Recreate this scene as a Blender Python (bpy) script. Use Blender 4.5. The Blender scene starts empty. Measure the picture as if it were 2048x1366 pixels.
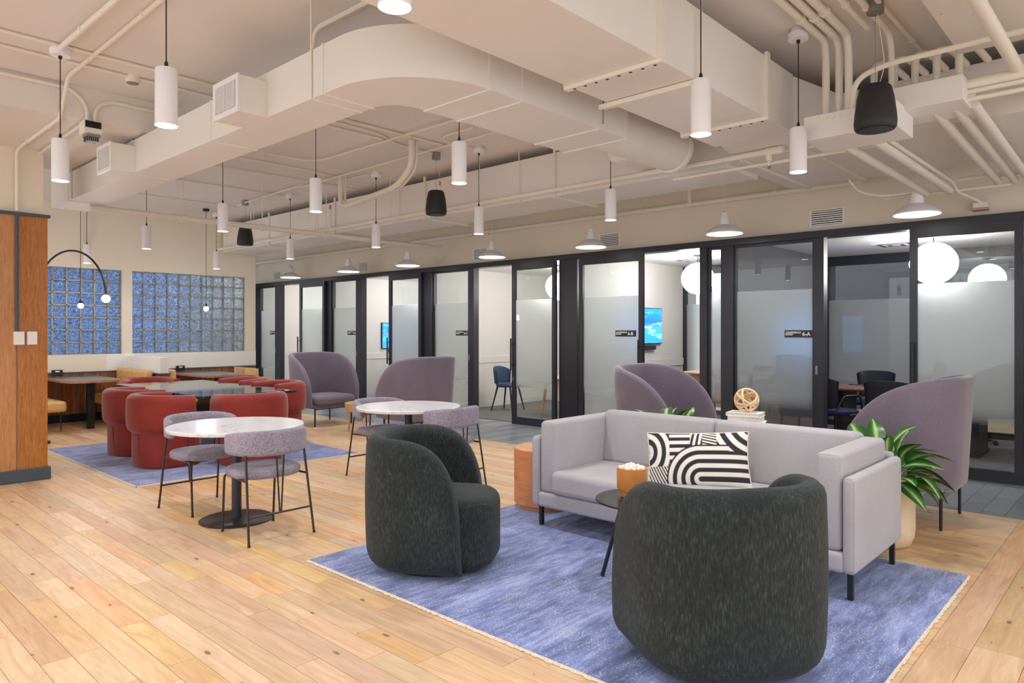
import bpy, math, random
from mathutils import Vector, Matrix
random.seed(7)
SC = bpy.context.scene
COL = SC.collection
R = math.radians
# ---------------------------------------------------------------- camera, world, exposure
CAM_A = R(42.8)
cam = bpy.data.cameras.new('camera'); cam.sensor_width = 36.0
cam.lens = 36.0 * 1401 / 2048; cam.shift_y = -20 / 2048; cam.clip_start = .05; cam.clip_end = 200
co = bpy.data.objects.new('camera', cam); COL.objects.link(co)
co.location = (0, 0, 1.47); co.rotation_euler = (R(90), 0, CAM_A); SC.camera = co
W = bpy.data.worlds.new('world'); SC.world = W; W.use_nodes = True
W.node_tree.nodes['Background'].inputs[0].default_value = (.97, .98, 1.0, 1)
W.node_tree.nodes['Background'].inputs[1].default_value = 1.2
SC.view_settings.view_transform = 'Standard'; SC.view_settings.look = 'None'
SC.view_settings.gamma = 1; SC.view_settings.use_curve_mapping = False
SC.view_settings.exposure = 0.35
SC.cycles.use_denoising = True
SC.cycles.transparent_max_bounces = 16
SC.cycles.max_bounces = 10; SC.cycles.diffuse_bounces = 5; SC.cycles.glossy_bounces = 4; SC.cycles.transmission_bounces = 8
SC.cycles.sample_clamp_indirect = 6
PEND_W = 58.0     # watts of one cylinder pendant
DOME_W = 40.0
GLOBE_E = 20.0     # emission strength of the glass globes

# ---------------------------------------------------------------- helpers
def lin(r, g, b):
    f = lambda v: (v/255/12.92) if v/255 <= .04045 else ((v/255 + .055)/1.055)**2.4
    return (f(r), f(g), f(b), 1)

class MB:
    def __init__(s): s.v = []; s.f = []
    def add(s, v, f):
        o = len(s.v); s.v += [tuple(p) for p in v]; s.f += [tuple(i + o for i in q) for q in f]; return s
    def box(s, x0, x1, y0, y1, z0, z1):
        v = [(x, y, z) for z in (z0, z1) for y in (y0, y1) for x in (x0, x1)]
        return s.add(v, [(0,2,3,1),(4,5,7,6),(0,1,5,4),(2,6,7,3),(0,4,6,2),(1,3,7,5)])
    def lathe(s, prof, n=24, c=(0,0,0), a0=0):
        v = []; f = []
        for r, z in prof:
            for k in range(n):
                a = a0 + 2*math.pi*k/n; v.append((c[0]+r*math.cos(a), c[1]+r*math.sin(a), c[2]+z))
        for i in range(len(prof)-1):
            for k in range(n):
                k2 = (k+1) % n; f.append((i*n+k, i*n+k2, (i+1)*n+k2, (i+1)*n+k))
        f.append(tuple(range(n-1, -1, -1))); f.append(tuple((len(prof)-1)*n+k for k in range(n)))
        return s.add(v, f)
    def cyl(s, c, r, h, n=20, r2=None): return s.lathe([(r, 0), (r if r2 is None else r2, h)], n, c)
    def prism(s, poly, z0, z1):
        n = len(poly); v = [(x, y, z0) for x, y in poly] + [(x, y, z1) for x, y in poly]
        return s.add(v, [tuple(range(n-1, -1, -1)), tuple(range(n, 2*n))] + [(i, (i+1) % n, n+(i+1) % n, n+i) for i in range(n)])
    def sphere(s, c, r, nu=24, nv=14, sz=1):
        v = [(c[0], c[1], c[2]-r*sz)]; f = []
        for j in range(1, nv):
            t = -math.pi/2 + math.pi*j/nv
            for k in range(nu):
                a = 2*math.pi*k/nu; v.append((c[0]+r*math.cos(t)*math.cos(a), c[1]+r*math.cos(t)*math.sin(a), c[2]+r*sz*math.sin(t)))
        v.append((c[0], c[1], c[2]+r*sz)); T = len(v)-1
        for k in range(nu): f.append((0, 1+(k+1) % nu, 1+k)); f.append((T, T-nu+k, T-nu+(k+1) % nu))
        for j in range(nv-2):
            for k in range(nu):
                a = 1+j*nu; f.append((a+k, a+(k+1) % nu, a+nu+(k+1) % nu, a+nu+k))
        return s.add(v, f)
    def tube(s, pts, r, n=8, bend=0, bn=5, closed=False, r2=None):
        P = [Vector(p) for p in pts]
        if bend and len(P) > 2:
            Q = [P[0]]
            for i in range(1, len(P)-1):
                a, b, c = P[i-1], P[i], P[i+1]; l = min(bend, (a-b).length*.49, (c-b).length*.49)
                p = b+(a-b).normalized()*l; q = b+(c-b).normalized()*l
                for k in range(bn+1):
                    t = k/bn; Q.append(p*(1-t)**2 + b*2*t*(1-t) + q*t*t)
            Q.append(P[-1]); P = Q
        N = len(P); v = []; f = []; up = None
        for i in range(N):
            if closed: d = P[(i+1) % N]-P[i-1]
            else: d = P[min(i+1, N-1)]-P[max(i-1, 0)]
            d = d.normalized() if d.length > 1e-9 else Vector((0, 0, 1))
            if up is None:
                up = Vector((0, 0, 1)) if abs(d.z) < .9 else Vector((1, 0, 0))
            u = (up - d*up.dot(d)).normalized(); w = d.cross(u); up = u
            rr = r if r2 is None else r+(r2-r)*i/(N-1)
            for k in range(n):
                a = 2*math.pi*(k+.5)/n; v.append(P[i]+u*(rr*math.cos(a))+w*(rr*math.sin(a)))
        for i in range(N if closed else N-1):
            j = (i+1) % N
            for k in range(n):
                k2 = (k+1) % n; f.append((i*n+k, i*n+k2, j*n+k2, j*n+k))
        if not closed: f.append(tuple(range(n-1, -1, -1))); f.append(tuple((N-1)*n+k for k in range(n)))
        return s.add(v, f)
    def rbox(s, x0, x1, y0, y1, z0, z1, r=.04, q=3, m=4, bulge=0, bside=0):
        c = Vector(((x0+x1)/2, (y0+y1)/2, (z0+z1)/2)); h = ((x1-x0)/2, (y1-y0)/2, (z1-z0)/2)
        r = min(r, *[k*.98 for k in h]); L = []
        for a in h:
            e = [math.tan(math.pi/4*k/q) for k in range(q+1)]
            pos = [(a-r)*(2*k/m-1) for k in range(m+1)] + [a-r+r*t for t in e[1:]]
            L.append([-a+r-r*t for t in reversed(e[1:])] + pos)
        def mp(p):
            i = Vector([max(-(h[k]-r), min(h[k]-r, p[k])) for k in range(3)]); d = Vector(p)-i
            o = i + d.normalized()*r if d.length > 1e-9 else i
            wx = max(0, 1-(o.x/h[0])**2); wy = max(0, 1-(o.y/h[1])**2); wz = max(0, 1-(o.z/h[2])**2)
            if o.z > 0: o.z += bulge*wx*wy
            o.x += math.copysign(bside*wy*wz, o.x); o.y += math.copysign(bside*wx*wz, o.y)
            return o + c
        for ax in range(3):
            u, w = [(1, 2), (2, 0), (0, 1)][ax]
            for sg in (-1, 1):
                A, B = L[u], L[w]; v = []; f = []
                for a in A:
                    for b in B:
                        p = [0, 0, 0]; p[ax] = sg*h[ax]; p[u] = a; p[w] = b; v.append(mp(p))
                nb = len(B)
                for i in range(len(A)-1):
                    for j in range(nb-1):
                        k = (i*nb+j, (i+1)*nb+j, (i+1)*nb+j+1, i*nb+j+1); f.append(k if sg > 0 else k[::-1])
                s.add(v, f)
        return s
    def xf(s, M): s.v = [tuple(M @ Vector(p)) for p in s.v]; return s
    def weld(s, eps=1e-5):
        d = {}; mp = []; nv = []
        for p in s.v:
            k = tuple(round(c/eps/10) for c in p)
            if k not in d: d[k] = len(nv); nv.append(p)
            mp.append(d[k])
        s.f = [tuple(mp[i] for i in q) for q in s.f]; s.v = nv; return s
    def mesh(s, name, smooth=False, weld=False):
        if weld: s.weld()
        me = bpy.data.meshes.new(name); me.from_pydata(s.v, [], s.f); me.validate(); me.update()
        if smooth:
            me.polygons.foreach_set('use_smooth', [True]*len(me.polygons))
        return me

def link(name, me, m=None, parent=None):
    o = bpy.data.objects.new(name, me); COL.objects.link(o)
    if m and not me.materials: me.materials.append(m)
    if parent: o.parent = parent
    return o
def part(mb, name, m, parent, smooth=False, weld=False, bev=0, label=None, seg=2):
    o = link(name, mb.mesh(name, smooth, weld), m, parent)
    if bev:
        b = o.modifiers.new('bevel', 'BEVEL'); b.width = bev; b.segments = seg; b.limit_method = 'ANGLE'; b.angle_limit = R(40)
    if smooth and not weld:
        e = o.modifiers.new('edges', 'EDGE_SPLIT'); e.split_angle = R(42)
    if label: o['label'] = label
    return o
def tag(o, label, cat, group=None, kind=None):
    o['label'] = label; o['category'] = cat
    if group: o['group'] = group
    if kind: o['kind'] = kind
    return o
def thing(name, label, cat, loc=(0,0,0), rz=0, group=None, kind=None):
    o = bpy.data.objects.new(name, None); COL.objects.link(o); o.empty_display_size = .1
    o.location = loc; o.rotation_euler = (0, 0, rz); return tag(o, label, cat, group, kind)
def solo(mb, name, m, label, cat, group=None, kind=None, **k):
    return tag(part(mb, name, m, None, **k), label, cat, group, kind)
def struct(mb, name, m, label, cat, **k): return solo(mb, name, m, label, cat, kind='structure', **k)
def dup(root, loc, rz, label):
    r = root.copy(); COL.objects.link(r); r.location = loc; r.rotation_euler = (0, 0, rz); r['label'] = label
    for ch in list(root.children):
        c = ch.copy(); COL.objects.link(c); c.parent = r
        for g in list(ch.children):
            d = g.copy(); COL.objects.link(d); d.parent = c
    return r
def lamp(kind, name, parent, loc, watts, col=(1, .985, .98), rad=.05, **k):
    l = bpy.data.lights.new(name, kind); l.energy = watts; l.color = col
    if kind == 'AREA': l.shape = 'DISK'; l.size = rad*2
    else: l.shadow_soft_size = rad
    for a, b in k.items(): setattr(l, a, b)
    o = bpy.data.objects.new(name, l); COL.objects.link(o); o.location = loc
    if parent: o.parent = parent
    return o

# plan curve of a tub chair: straight sides and a rounded back, front is +X
def uplan(w, db, df, e=2.4, n=44, straight=True):
    P = []
    if straight:
        for k in range(8): P.append((df*(1-k/8), -w))
    for k in range(33):
        a = math.pi*(k/32) - math.pi/2
        x = -db*abs(math.cos(a))**(2/e); y = w*math.copysign(abs(math.sin(a))**(2/e), math.sin(a)); P.append((x, y))
    if straight:
        for k in range(1, 9): P.append((df*k/8, w))
    # even resample
    L = [0]
    for a, b in zip(P, P[1:]): L.append(L[-1]+math.dist(a, b))
    out = []; j = 0
    for i in range(n+1):
        t = i/n; sgn = -1 if t < .5 else 1; u = abs(2*t-1)
        u = 1-(1-u)**1.25; t = .5+.5*sgn*u          # denser towards the ends
        d = t*L[-1]
        while j < len(P)-2 and L[j+1] < d: j += 1
        g = (d-L[j])/max(1e-9, L[j+1]-L[j]); out.append(((P[j][0]*(1-g)+P[j+1][0]*g, P[j][1]*(1-g)+P[j+1][1]*g), sgn*u))
    return out
def shell(plan, t, zb, zt, flare=0, kr=6, kw=6, round_bottom=True, belly=0, foot=0, fh=.15):
    """closed upholstered band along a plan curve; zb, zt functions of s in -1..1; t thickness"""
    mb = MB(); n = len(plan); rings = []
    for i, ((x, y), s) in enumerate(plan):
        a = plan[max(i-1, 0)][0]; b = plan[min(i+1, n-1)][0]
        d = Vector((b[0]-a[0], b[1]-a[1])).normalized(); nin = Vector((d.y, -d.x))     # inward
        e = min(1, max(0, (1-abs(s))/.05)); e = math.sqrt(max(0, 1-(1-e)**2)); e = max(e, .12)
        tt = t*e; z0 = zb(s); z1 = max(zt(s), z0+.02); h = z1-z0; rr = min(tt/2, h*.45)
        prof = []
        for k in range(kw+1): prof.append((0, z0+rr+(h-2*rr)*k/kw))
        for k in range(1, kr): 
            g = math.pi*k/kr; prof.append((tt/2-tt/2*math.cos(g), z1-rr+rr*math.sin(g)))
        for k in range(kw+1): prof.append((tt, z1-rr-(h-2*rr)*k/kw))
        if round_bottom:
            for k in range(1, kr):
                g = math.pi*k/kr; prof.append((tt/2+tt/2*math.cos(g), z0+rr-rr*math.sin(g)))
        ring = []
        for o, z in prof:
            q = (z-z0)/max(h, 1e-6); off = o+(t-tt)/2 - flare*(z-z0) - belly*math.sin(math.pi*min(1, max(0, q)))*(1-o/t if t else 0)
            if foot and z-z0 < fh: off += foot*(1-(z-z0)/fh)**2
            ring.append((x+nin.x*off, y+nin.y*off, z))
        rings.append(ring)
    m = len(rings[0]); v = [p for r in rings for p in r]; f = []
    for i in range(n-1):
        for k in range(m):
            k2 = (k+1) % m; f.append((i*m+k, i*m+k2, (i+1)*m+k2, (i+1)*m+k))
    f.append(tuple(range(m-1, -1, -1))); f.append(tuple((n-1)*m+k for k in range(m)))
    return mb.add(v, f)
def sprism(w, db, df, z0, z1, r=.03, e=2.6, n=48, crown=0, ef=None):
    """padded drum on a superellipse plan, rounded top and bottom edge"""
    mb = MB(); prof = [(-r*.9, z0)] 
    for k in range(1, 5): g = math.pi/2*k/4; prof.append((-r+r*math.sin(g), z0+r-r*math.cos(g)))
    for k in range(0, 5): g = math.pi/2*k/4; prof.append((-r+r*math.cos(g), z1-r+r*math.sin(g)))
    for k, q in enumerate((.25, .5, .75, .95)): prof.append((('s', 1-q), z1+crown*(1-(1-q)**2)))
    rings = []
    for o, z in prof:
        ring = []
        for k in range(n):
            a = 2*math.pi*k/n; ca, sa = math.cos(a), math.sin(a); ee = (ef or e) if ca > 0 else e
            D = df if ca > 0 else db
            x = D*math.copysign(abs(ca)**(2/ee), ca); y = w*math.copysign(abs(sa)**(2/ee), sa)
            if isinstance(o, tuple): sc = o[1]*(1-r/min(w, db, df)); ring.append((x*sc, y*sc, z))
            else:
                l = math.hypot(x, y); sc = (l+o)/l; ring.append((x*sc, y*sc, z))
        rings.append(ring)
    v = [p for rg in rings for p in rg]; f = []
    for i in range(len(rings)-1):
        for k in range(n): k2 = (k+1) % n; f.append((i*n+k, i*n+k2, (i+1)*n+k2, (i+1)*n+k))
    f.append(tuple(range(n-1, -1, -1))); f.append(tuple((len(rings)-1)*n+k for k in range(n)))
    return mb.add(v, f)
# ---------------------------------------------------------------- materials
MATS = {}
class NT:
    def __init__(s, name):
        s.m = bpy.data.materials.new(name); s.m.use_nodes = True; s.t = s.m.node_tree; s.b = s.t.nodes['Principled BSDF']; s.out = s.t.nodes['Material Output']
    def n(s, typ, **k):
        o = s.t.nodes.new(typ)
        for a, b in k.items():
            if a.startswith('i_'): o.inputs[a[2:].replace('_', ' ')].default_value = b
            else: setattr(o, a, b)
        return o
    def l(s, a, b): s.t.links.new(a, b)
    def pos(s, kind='world', scale=(1,1,1), rot=(0,0,0)):
        if kind == 'world': src = s.n('ShaderNodeNewGeometry').outputs['Position']
        elif kind == 'uv': src = s.n('ShaderNodeTexCoord').outputs['UV']
        else: src = s.n('ShaderNodeTexCoord').outputs['Object']
        mp = s.n('ShaderNodeMapping'); mp.inputs['Scale'].default_value = scale; mp.inputs['Rotation'].default_value = rot; s.l(src, mp.inputs[0]); return mp.outputs[0]
    def noise(s, vec, scale, detail=4, rough=.55, dist=0):
        o = s.n('ShaderNodeTexNoise'); o.inputs['Scale'].default_value = scale; o.inputs['Detail'].default_value = detail
        o.inputs['Roughness'].default_value = rough; o.inputs['Distortion'].default_value = dist; s.l(vec, o.inputs['Vector']); return o.outputs['Fac']
    def ramp(s, fac, stops, interp='LINEAR'):
        o = s.n('ShaderNodeValToRGB'); cr = o.color_ramp; cr.interpolation = interp
        while len(cr.elements) < len(stops): cr.elements.new(.5)
        for e, (p, c) in zip(cr.elements, stops): e.position = p; e.color = c if len(c) == 4 else (*c, 1)
        s.l(fac, o.inputs[0]); return o.outputs[0]
    def mix(s, fac, a, b, blend='MIX'):
        o = s.n('ShaderNodeMix', data_type='RGBA', blend_type=blend)
        for i, x in ((0, fac), (6, a), (7, b)):
            if isinstance(x, (int, float, tuple)): o.inputs[i].default_value = x
            else: s.l(x, o.inputs[i])
        return o.outputs[2]
    def math(s, op, a, b=None):
        o = s.n('ShaderNodeMath', operation=op)
        for i, x in ((0, a), (1, b)):
            if x is None: continue
            if isinstance(x, (int, float)): o.inputs[i].default_value = x
            else: s.l(x, o.inputs[i])
        return o.outputs[0]
    def bump(s, h, strength=.3, dist=.01):
        o = s.n('ShaderNodeBump'); o.inputs['Strength'].default_value = strength; o.inputs['Distance'].default_value = dist
        s.l(h, o.inputs['Height']); s.l(o.outputs[0], s.b.inputs['Normal'])
    def done(s, base=None, rough=None, **k):
        if base is not None:
            if isinstance(base, tuple): s.b.inputs['Base Color'].default_value = base
            else: s.l(base, s.b.inputs['Base Color'])
        if rough is not None:
            if isinstance(rough, (int, float)): s.b.inputs['Roughness'].default_value = rough
            else: s.l(rough, s.b.inputs['Roughness'])
        for a, b in k.items(): s.b.inputs[a.replace('_', ' ')].default_value = b
        MATS[s.m.name] = s.m; return s.m
def plain(name, c, rough=.5, var=.04, scale=6, **k):
    t = NT(name); n = t.noise(t.pos('world'), scale, 3)
    d = tuple(max(0, x*(1-var*2)) for x in c[:3]) + (1,); u = tuple(min(1, x*(1+var*2)) for x in c[:3]) + (1,)
    return t.done(t.ramp(n, [(.3, d), (.7, u)]), rough, **k)
def emit(name, c, e):
    t = NT(name); return t.done((*c[:3], 1), .4, Emission_Color=(*c[:3], 1), Emission_Strength=e)
def paint(name, c, chips=False):
    t = NT(name); p = t.pos('world'); n = t.noise(p, 1.3, 4); base = t.ramp(n, [(.3, tuple(x*.96 for x in c[:3])), (.7, c)])
    if chips:
        v = t.noise(p, 22, 5, .7); g = t.noise(p, 1.8, 2)
        base = t.mix(t.math('MULTIPLY', t.ramp(v, [(.665, (0,0,0)), (.685, (1,1,1))]), t.ramp(g, [(.5, (0,0,0)), (.58, (1,1,1))])), base, lin(105, 92, 80))
    t.bump(t.noise(p, 60, 3), .06, .004); return t.done(base, .55)
M = {}
M['ceil'] = paint('ceiling_paint', lin(230, 225, 222))
M['beam'] = paint('beam_paint', lin(231, 225, 218), True)
M['duct'] = paint('duct_paint', lin(235, 230, 224))
M['pipe'] = paint('pipe_paint', lin(236, 228, 215))
M['wall'] = paint('wall_paint', lin(232, 221, 203))
M['white'] = paint('white_paint', lin(236, 234, 230))
M['greywall'] = paint('grey_room_paint', lin(150, 150, 156))
M['bluewall'] = paint('blue_room_paint', lin(70, 120, 205))
M['frame'] = plain('dark_frame', lin(44, 45, 54), .38, .03)
M['trim'] = plain('slate_trim', lin(70, 82, 92), .45, .03)
M['navy'] = plain('navy_baseboard', lin(22, 33, 52), .4, .03)
M['black'] = plain('black_metal', lin(30, 29, 31), .42, .04)
M['bronze'] = plain('bronze_metal', lin(62, 57, 56), .38, .05, Metallic=.5)
M['steel'] = plain('zinc_steel', lin(150, 150, 150), .4, .06, Metallic=.8)
M['plastic'] = plain('white_plastic', lin(240, 238, 236), .4, .01)
M['lampwhite'] = plain('lamp_white', lin(238, 236, 238), .35, .01)
M['cord'] = plain('black_cord', lin(28, 26, 26), .6, .02)
M['dark'] = plain('dark_gap', lin(20, 19, 20), .8, .02)
M['grille'] = plain('grille_dark', lin(60, 54, 50), .6, .03)
M['speaker'] = plain('speaker_shell', lin(30, 30, 34), .55, .05, 80)
M['chairblk'] = plain('chair_black', lin(27, 28, 36), .5, .05)
M['chairblue'] = plain('chair_blue', lin(52, 74, 104), .45, .05)
M['seatblue'] = plain('seat_navy', lin(30, 38, 84), .7, .08, 60)
M['mesh_grey'] = plain('mesh_grey', lin(84, 86, 90), .7, .06, 60)
M['orange'] = plain('orange_pot_glaze', lin(206, 138, 72), .4, .05)
M['pink'] = plain('salmon_panel', lin(196, 148, 130), .5, .04)
M['cream_pot'] = plain('cream_pot', lin(226, 202, 168), .55, .04)
M['paper'] = plain('book_paper', lin(226, 220, 206), .6, .03, 50)
M['bookw'] = plain('book_cover', lin(234, 232, 228), .45, .02)
M['tan'] = plain('tan_leather', lin(214, 170, 105), .5, .05, 8)
M['stone'] = plain('white_pebble', lin(226, 218, 208), .7, .12, 60)
M['console'] = plain('grey_laminate', lin(120, 120, 126), .35, .03)
M['greytop'] = plain('slate_laminate', lin(96, 100, 112), .3, .05)
M['grout'] = plain('grout', lin(150, 140, 122), .8, .08, 20)
M['mortar'] = plain('block_mortar', lin(160, 154, 140), .7, .06, 10)
M['subfloor'] = plain('subfloor', lin(60, 44, 30), .8, .1)
M['fringe'] = plain('rug_binding', lin(222, 208, 186), .9, .08, 120)
M['greydark'] = paint('dark_grey_paint', lin(98, 98, 106))
M['leaf_stem'] = plain('leaf_stem', lin(120, 150, 80), .5, .06)
M['soil'] = plain('soil', lin(52, 40, 32), .9, .2, 60)
M['copper'] = plain('sprinkler_brass', lin(190, 130, 90), .4, .1, Metallic=.6)
M['lamp_on'] = emit('lamp_diffuser', (1, .97, .95), 14)
M['dome_on'] = emit('dome_inside', (1, .96, .9), 3.2)
M['bulb'] = emit('bulb_glow', (1, .93, .9), 30)
M['glow'] = emit('backdrop_glow', lin(116, 168, 248), 1.3)  # emission of the backdrop panes added behind the glass blocks
M['globe'] = emit('globe_glass', (1, .97, .94), GLOBE_E)

def wood(name, c1, c2, c3, axis='X', var=.35, rough=.4, knots=False, gs=1.0, coord='world', coat=0.0):
    t = NT(name); oi = t.n('ShaderNodeObjectInfo'); ge = t.n('ShaderNodeNewGeometry')
    rnd = t.math('FRACT', t.math('ADD', t.math('MULTIPLY', oi.outputs['Random'], 7.31), t.math('MULTIPLY', ge.outputs['Random Per Island'], 13.7)))
    sc = {'X': (1.0, 9, 9), 'Y': (9, 1.0, 9), 'Z': (11, 11, .7)}[axis]
    p = t.pos(coord, tuple(gs*k for k in sc))
    cmb = t.n('ShaderNodeCombineXYZ'); t.l(t.math('MULTIPLY', rnd, 61), cmb.inputs[0]); t.l(t.math('MULTIPLY', rnd, 37), cmb.inputs[1]); t.l(t.math('MULTIPLY', rnd, 23), cmb.inputs[2])
    av = t.n('ShaderNodeVectorMath', operation='ADD'); t.l(p, av.inputs[0]); t.l(cmb.outputs[0], av.inputs[1]); p = av.outputs[0]
    g = t.noise(p, 1.6, 6, .6, 1.4); fine = t.noise(p, 9, 4, .6, .4)
    base = t.ramp(g, [(.28, c2), (.5, c1), (.72, c3)])
    base = t.mix(t.math('MULTIPLY', t.ramp(fine, [(.4, (0,0,0)), (.75, (1,1,1))]), .5), base, c2)
    hv = t.n('ShaderNodeHueSaturation'); t.l(base, hv.inputs['Color'])
    t.l(t.math('ADD', t.math('MULTIPLY', rnd, var), 1-var*.55), hv.inputs['Value'])
    t.l(t.math('ADD', t.math('MULTIPLY', t.math('FRACT', t.math('MULTIPLY', rnd, 5.3)), .3), .85), hv.inputs['Saturation'])
    t.l(t.math('ADD', t.math('MULTIPLY', t.math('FRACT', t.math('MULTIPLY', rnd, 9.7)), .024), .488), hv.inputs['Hue'])
    base = hv.outputs[0]
    if knots:
        kp = t.pos('world', {'X': (2.2, 5.5, 1), 'Y': (5.5, 2.2, 1)}[axis])
        vo = t.n('ShaderNodeTexVoronoi', voronoi_dimensions='2D'); vo.inputs['Scale'].default_value = 1.0; t.l(kp, vo.inputs['Vector'])
        wob = t.noise(t.pos('world'), 30, 3)
        cs = t.n('ShaderNodeSeparateColor'); t.l(vo.outputs['Color'], cs.inputs[0])
        dd = t.math('ADD', t.math('ADD', vo.outputs['Distance'], t.math('MULTIPLY', wob, .1)), t.math('MULTIPLY', t.math('SUBTRACT', 1, cs.outputs[0]), .16))
        base = t.mix(t.ramp(dd, [(.1, (1,1,1)), (.125, (0,0,0))]), base, lin(70, 48, 34))
        base = t.mix(t.math('MULTIPLY', t.ramp(dd, [(.1, (1,1,1)), (.3, (0,0,0))]), .35), base, c2)
    t.bump(fine, .04, .003)
    return t.done(base, rough, Coat_Weight=coat, Coat_Roughness=.25)
M['plank'] = wood('oak_plank', lin(214, 180, 140), lin(196, 156, 114), lin(226, 198, 162), 'X', .24, .44, True)
M['plank_y'] = wood('oak_plank_border', lin(210, 172, 128), lin(190, 148, 104), lin(222, 190, 150), 'Y', .24, .44, True)
M['walnut'] = wood('walnut_veneer', lin(180, 128, 80), lin(140, 92, 54), lin(204, 156, 106), 'Z', .1, .42, gs=5)
M['walnut_l'] = wood('veneer_light', lin(196, 140, 84), lin(166, 110, 60), lin(212, 160, 104), 'Z', .1, .42, gs=4)
M['reeded'] = wood('reeded_wood', lin(160, 106, 66), lin(110, 70, 42), lin(184, 130, 86), 'Z', .45, .5, gs=2)
M['drum'] = wood('cherry_drum', lin(202, 138, 82), lin(174, 112, 62), lin(216, 154, 98), 'X', .1, .35, gs=1.2)
M['maple'] = wood('maple', lin(224, 188, 146), lin(206, 166, 122), lin(234, 202, 162), 'X', .1, .4, gs=2)
M['tableedge'] = wood('table_edge', lin(186, 120, 74), lin(150, 92, 52), lin(200, 138, 90), 'Y', .1, .35, gs=2)
M['ctable'] = wood('conference_table', lin(140, 98, 72), lin(108, 72, 50), lin(160, 116, 86), 'X', .1, .35, gs=1.5)
M['rattan'] = wood('rattan', lin(228, 198, 154), lin(204, 168, 122), lin(238, 212, 172), 'Z', .1, .5, gs=6)

def cloth(name, c, c2, scale=60, bump=.3, rough=.9, sheen=.3, big=3, coord='object', stretch=(1,1,1), dist=.004):
    t = NT(name); p = t.pos(coord, stretch); n = t.noise(p, scale, 3, .6); b = t.noise(t.pos(coord), big, 3)
    f = t.math('ADD', t.math('MULTIPLY', n, .6), t.math('MULTIPLY', b, .4))
    base = t.ramp(f, [(.36, c2), (.64, c)]); t.bump(n, bump, dist)
    return t.done(base, rough, Sheen_Weight=sheen, Sheen_Roughness=.4)
M['sofa'] = cloth('sofa_weave', lin(182, 180, 185), lin(166, 164, 169), 180, .15, sheen=.1)
M['boucle'] = cloth('lilac_boucle', lin(170, 163, 180), lin(120, 113, 130), 75, .9, sheen=.2, dist=.012)
M['purple'] = cloth('mauve_velvet', lin(126, 115, 131), lin(104, 94, 109), 150, .1, .75, 0.6, 2.2)
M['red'] = cloth('rust_velvet', lin(152, 44, 32), lin(116, 28, 22), 150, .1, .75, .35, 3)
def chenille():
    t = NT('green_chenille'); n = t.noise(t.pos('object', (1, 1, .06)), 520, 2, .6); k = t.noise(t.pos('object', (1, 1, .3)), 90, 2); b = t.noise(t.pos('object'), 4, 2)
    f = t.math('ADD', t.math('MULTIPLY', n, .55), t.math('ADD', t.math('MULTIPLY', k, .3), t.math('MULTIPLY', b, .15)))
    t.bump(n, .35, .003); return t.done(t.ramp(f, [(.38, lin(14, 20, 22)), (.52, lin(29, 38, 40)), (.7, lin(76, 88, 86))]), .9, Sheen_Weight=.06, Sheen_Roughness=.5)
M['green'] = chenille()
M['pillow_edge'] = cloth('pillow_back', lin(232, 226, 212), lin(214, 206, 190), 120, .3)
M['carpet'] = cloth('room_carpet', lin(112, 110, 108), lin(76, 76, 76), 90, .4, coord='world')
def rugmat():
    t = NT('blue_rug'); p = t.pos('world', (3.6, 1, 1)); a = t.noise(p, 1.6, 7, .7, .6); f = t.noise(t.pos('world', (1.6, 1, 1)), 85, 2, .7); s = t.noise(t.pos('world', (6, 1, 1)), 4, 6, .75)
    blotch = t.noise(t.pos('world'), 3.0, 4, .6)
    v = t.math('ADD', t.math('MULTIPLY', a, .5), t.math('ADD', t.math('MULTIPLY', s, .3), t.math('MULTIPLY', blotch, .2)))
    base = t.ramp(v, [(.38, lin(58, 70, 116)), (.46, lin(84, 102, 158)), (.53, lin(112, 130, 190)), (.62, lin(152, 166, 212))])
    speck = t.math('MULTIPLY', t.ramp(f, [(.53, (0,0,0)), (.62, (1,1,1))]), t.ramp(s, [(.42, (0,0,0)), (.58, (1,1,1))]))
    base = t.mix(t.math('MULTIPLY', speck, .9), base, lin(206, 208, 214)); t.bump(f, .5, .006)
    return t.done(base, .85, Sheen_Weight=.3)
M['rug'] = rugmat()
def marble(name, c, vein, amt, rough, scale=1.4, thr=.03):
    t = NT(name); p = t.pos('object'); n = t.noise(p, scale, 7, .62, 1.2)
    d = t.math('ABSOLUTE', t.math('SUBTRACT', n, .5)); v = t.ramp(d, [(0, (1,1,1)), (thr, (0,0,0))])
    k = t.noise(p, 3.2, 2); v = t.math('MULTIPLY', v, t.ramp(k, [(.4, (0,0,0)), (.62, (amt,)*3)]))
    cl = t.noise(p, 5, 4); base = t.mix(t.math('MULTIPLY', cl, .12), c, vein)
    return t.done(t.mix(v, base, vein), rough)
M['marble_w'] = marble('white_marble', lin(232, 232, 236), lin(190, 188, 194), .6, .2)
M['marble_b'] = marble('black_marble', lin(26, 30, 34), lin(190, 176, 168), .9, .05, 1.6, .012)
M['marble_b'].node_tree.nodes['Principled BSDF'].inputs['Specular IOR Level'].default_value = .28
def tilemat():
    t = NT('slate_tile'); oi = t.n('ShaderNodeObjectInfo'); ge = t.n('ShaderNodeNewGeometry')
    r = t.math('FRACT', t.math('ADD', oi.outputs['Random'], t.math('MULTIPLY', ge.outputs['Random Per Island'], 3.3)))
    n = t.noise(t.pos('world'), 14, 5, .6); base = t.ramp(t.math('ADD', t.math('MULTIPLY', r, .5), t.math('MULTIPLY', n, .5)), [(.2, lin(106, 114, 124)), (.8, lin(142, 148, 156))])
    t.bump(n, .05, .004); return t.done(base, .32)
M['tile'] = tilemat()
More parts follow.
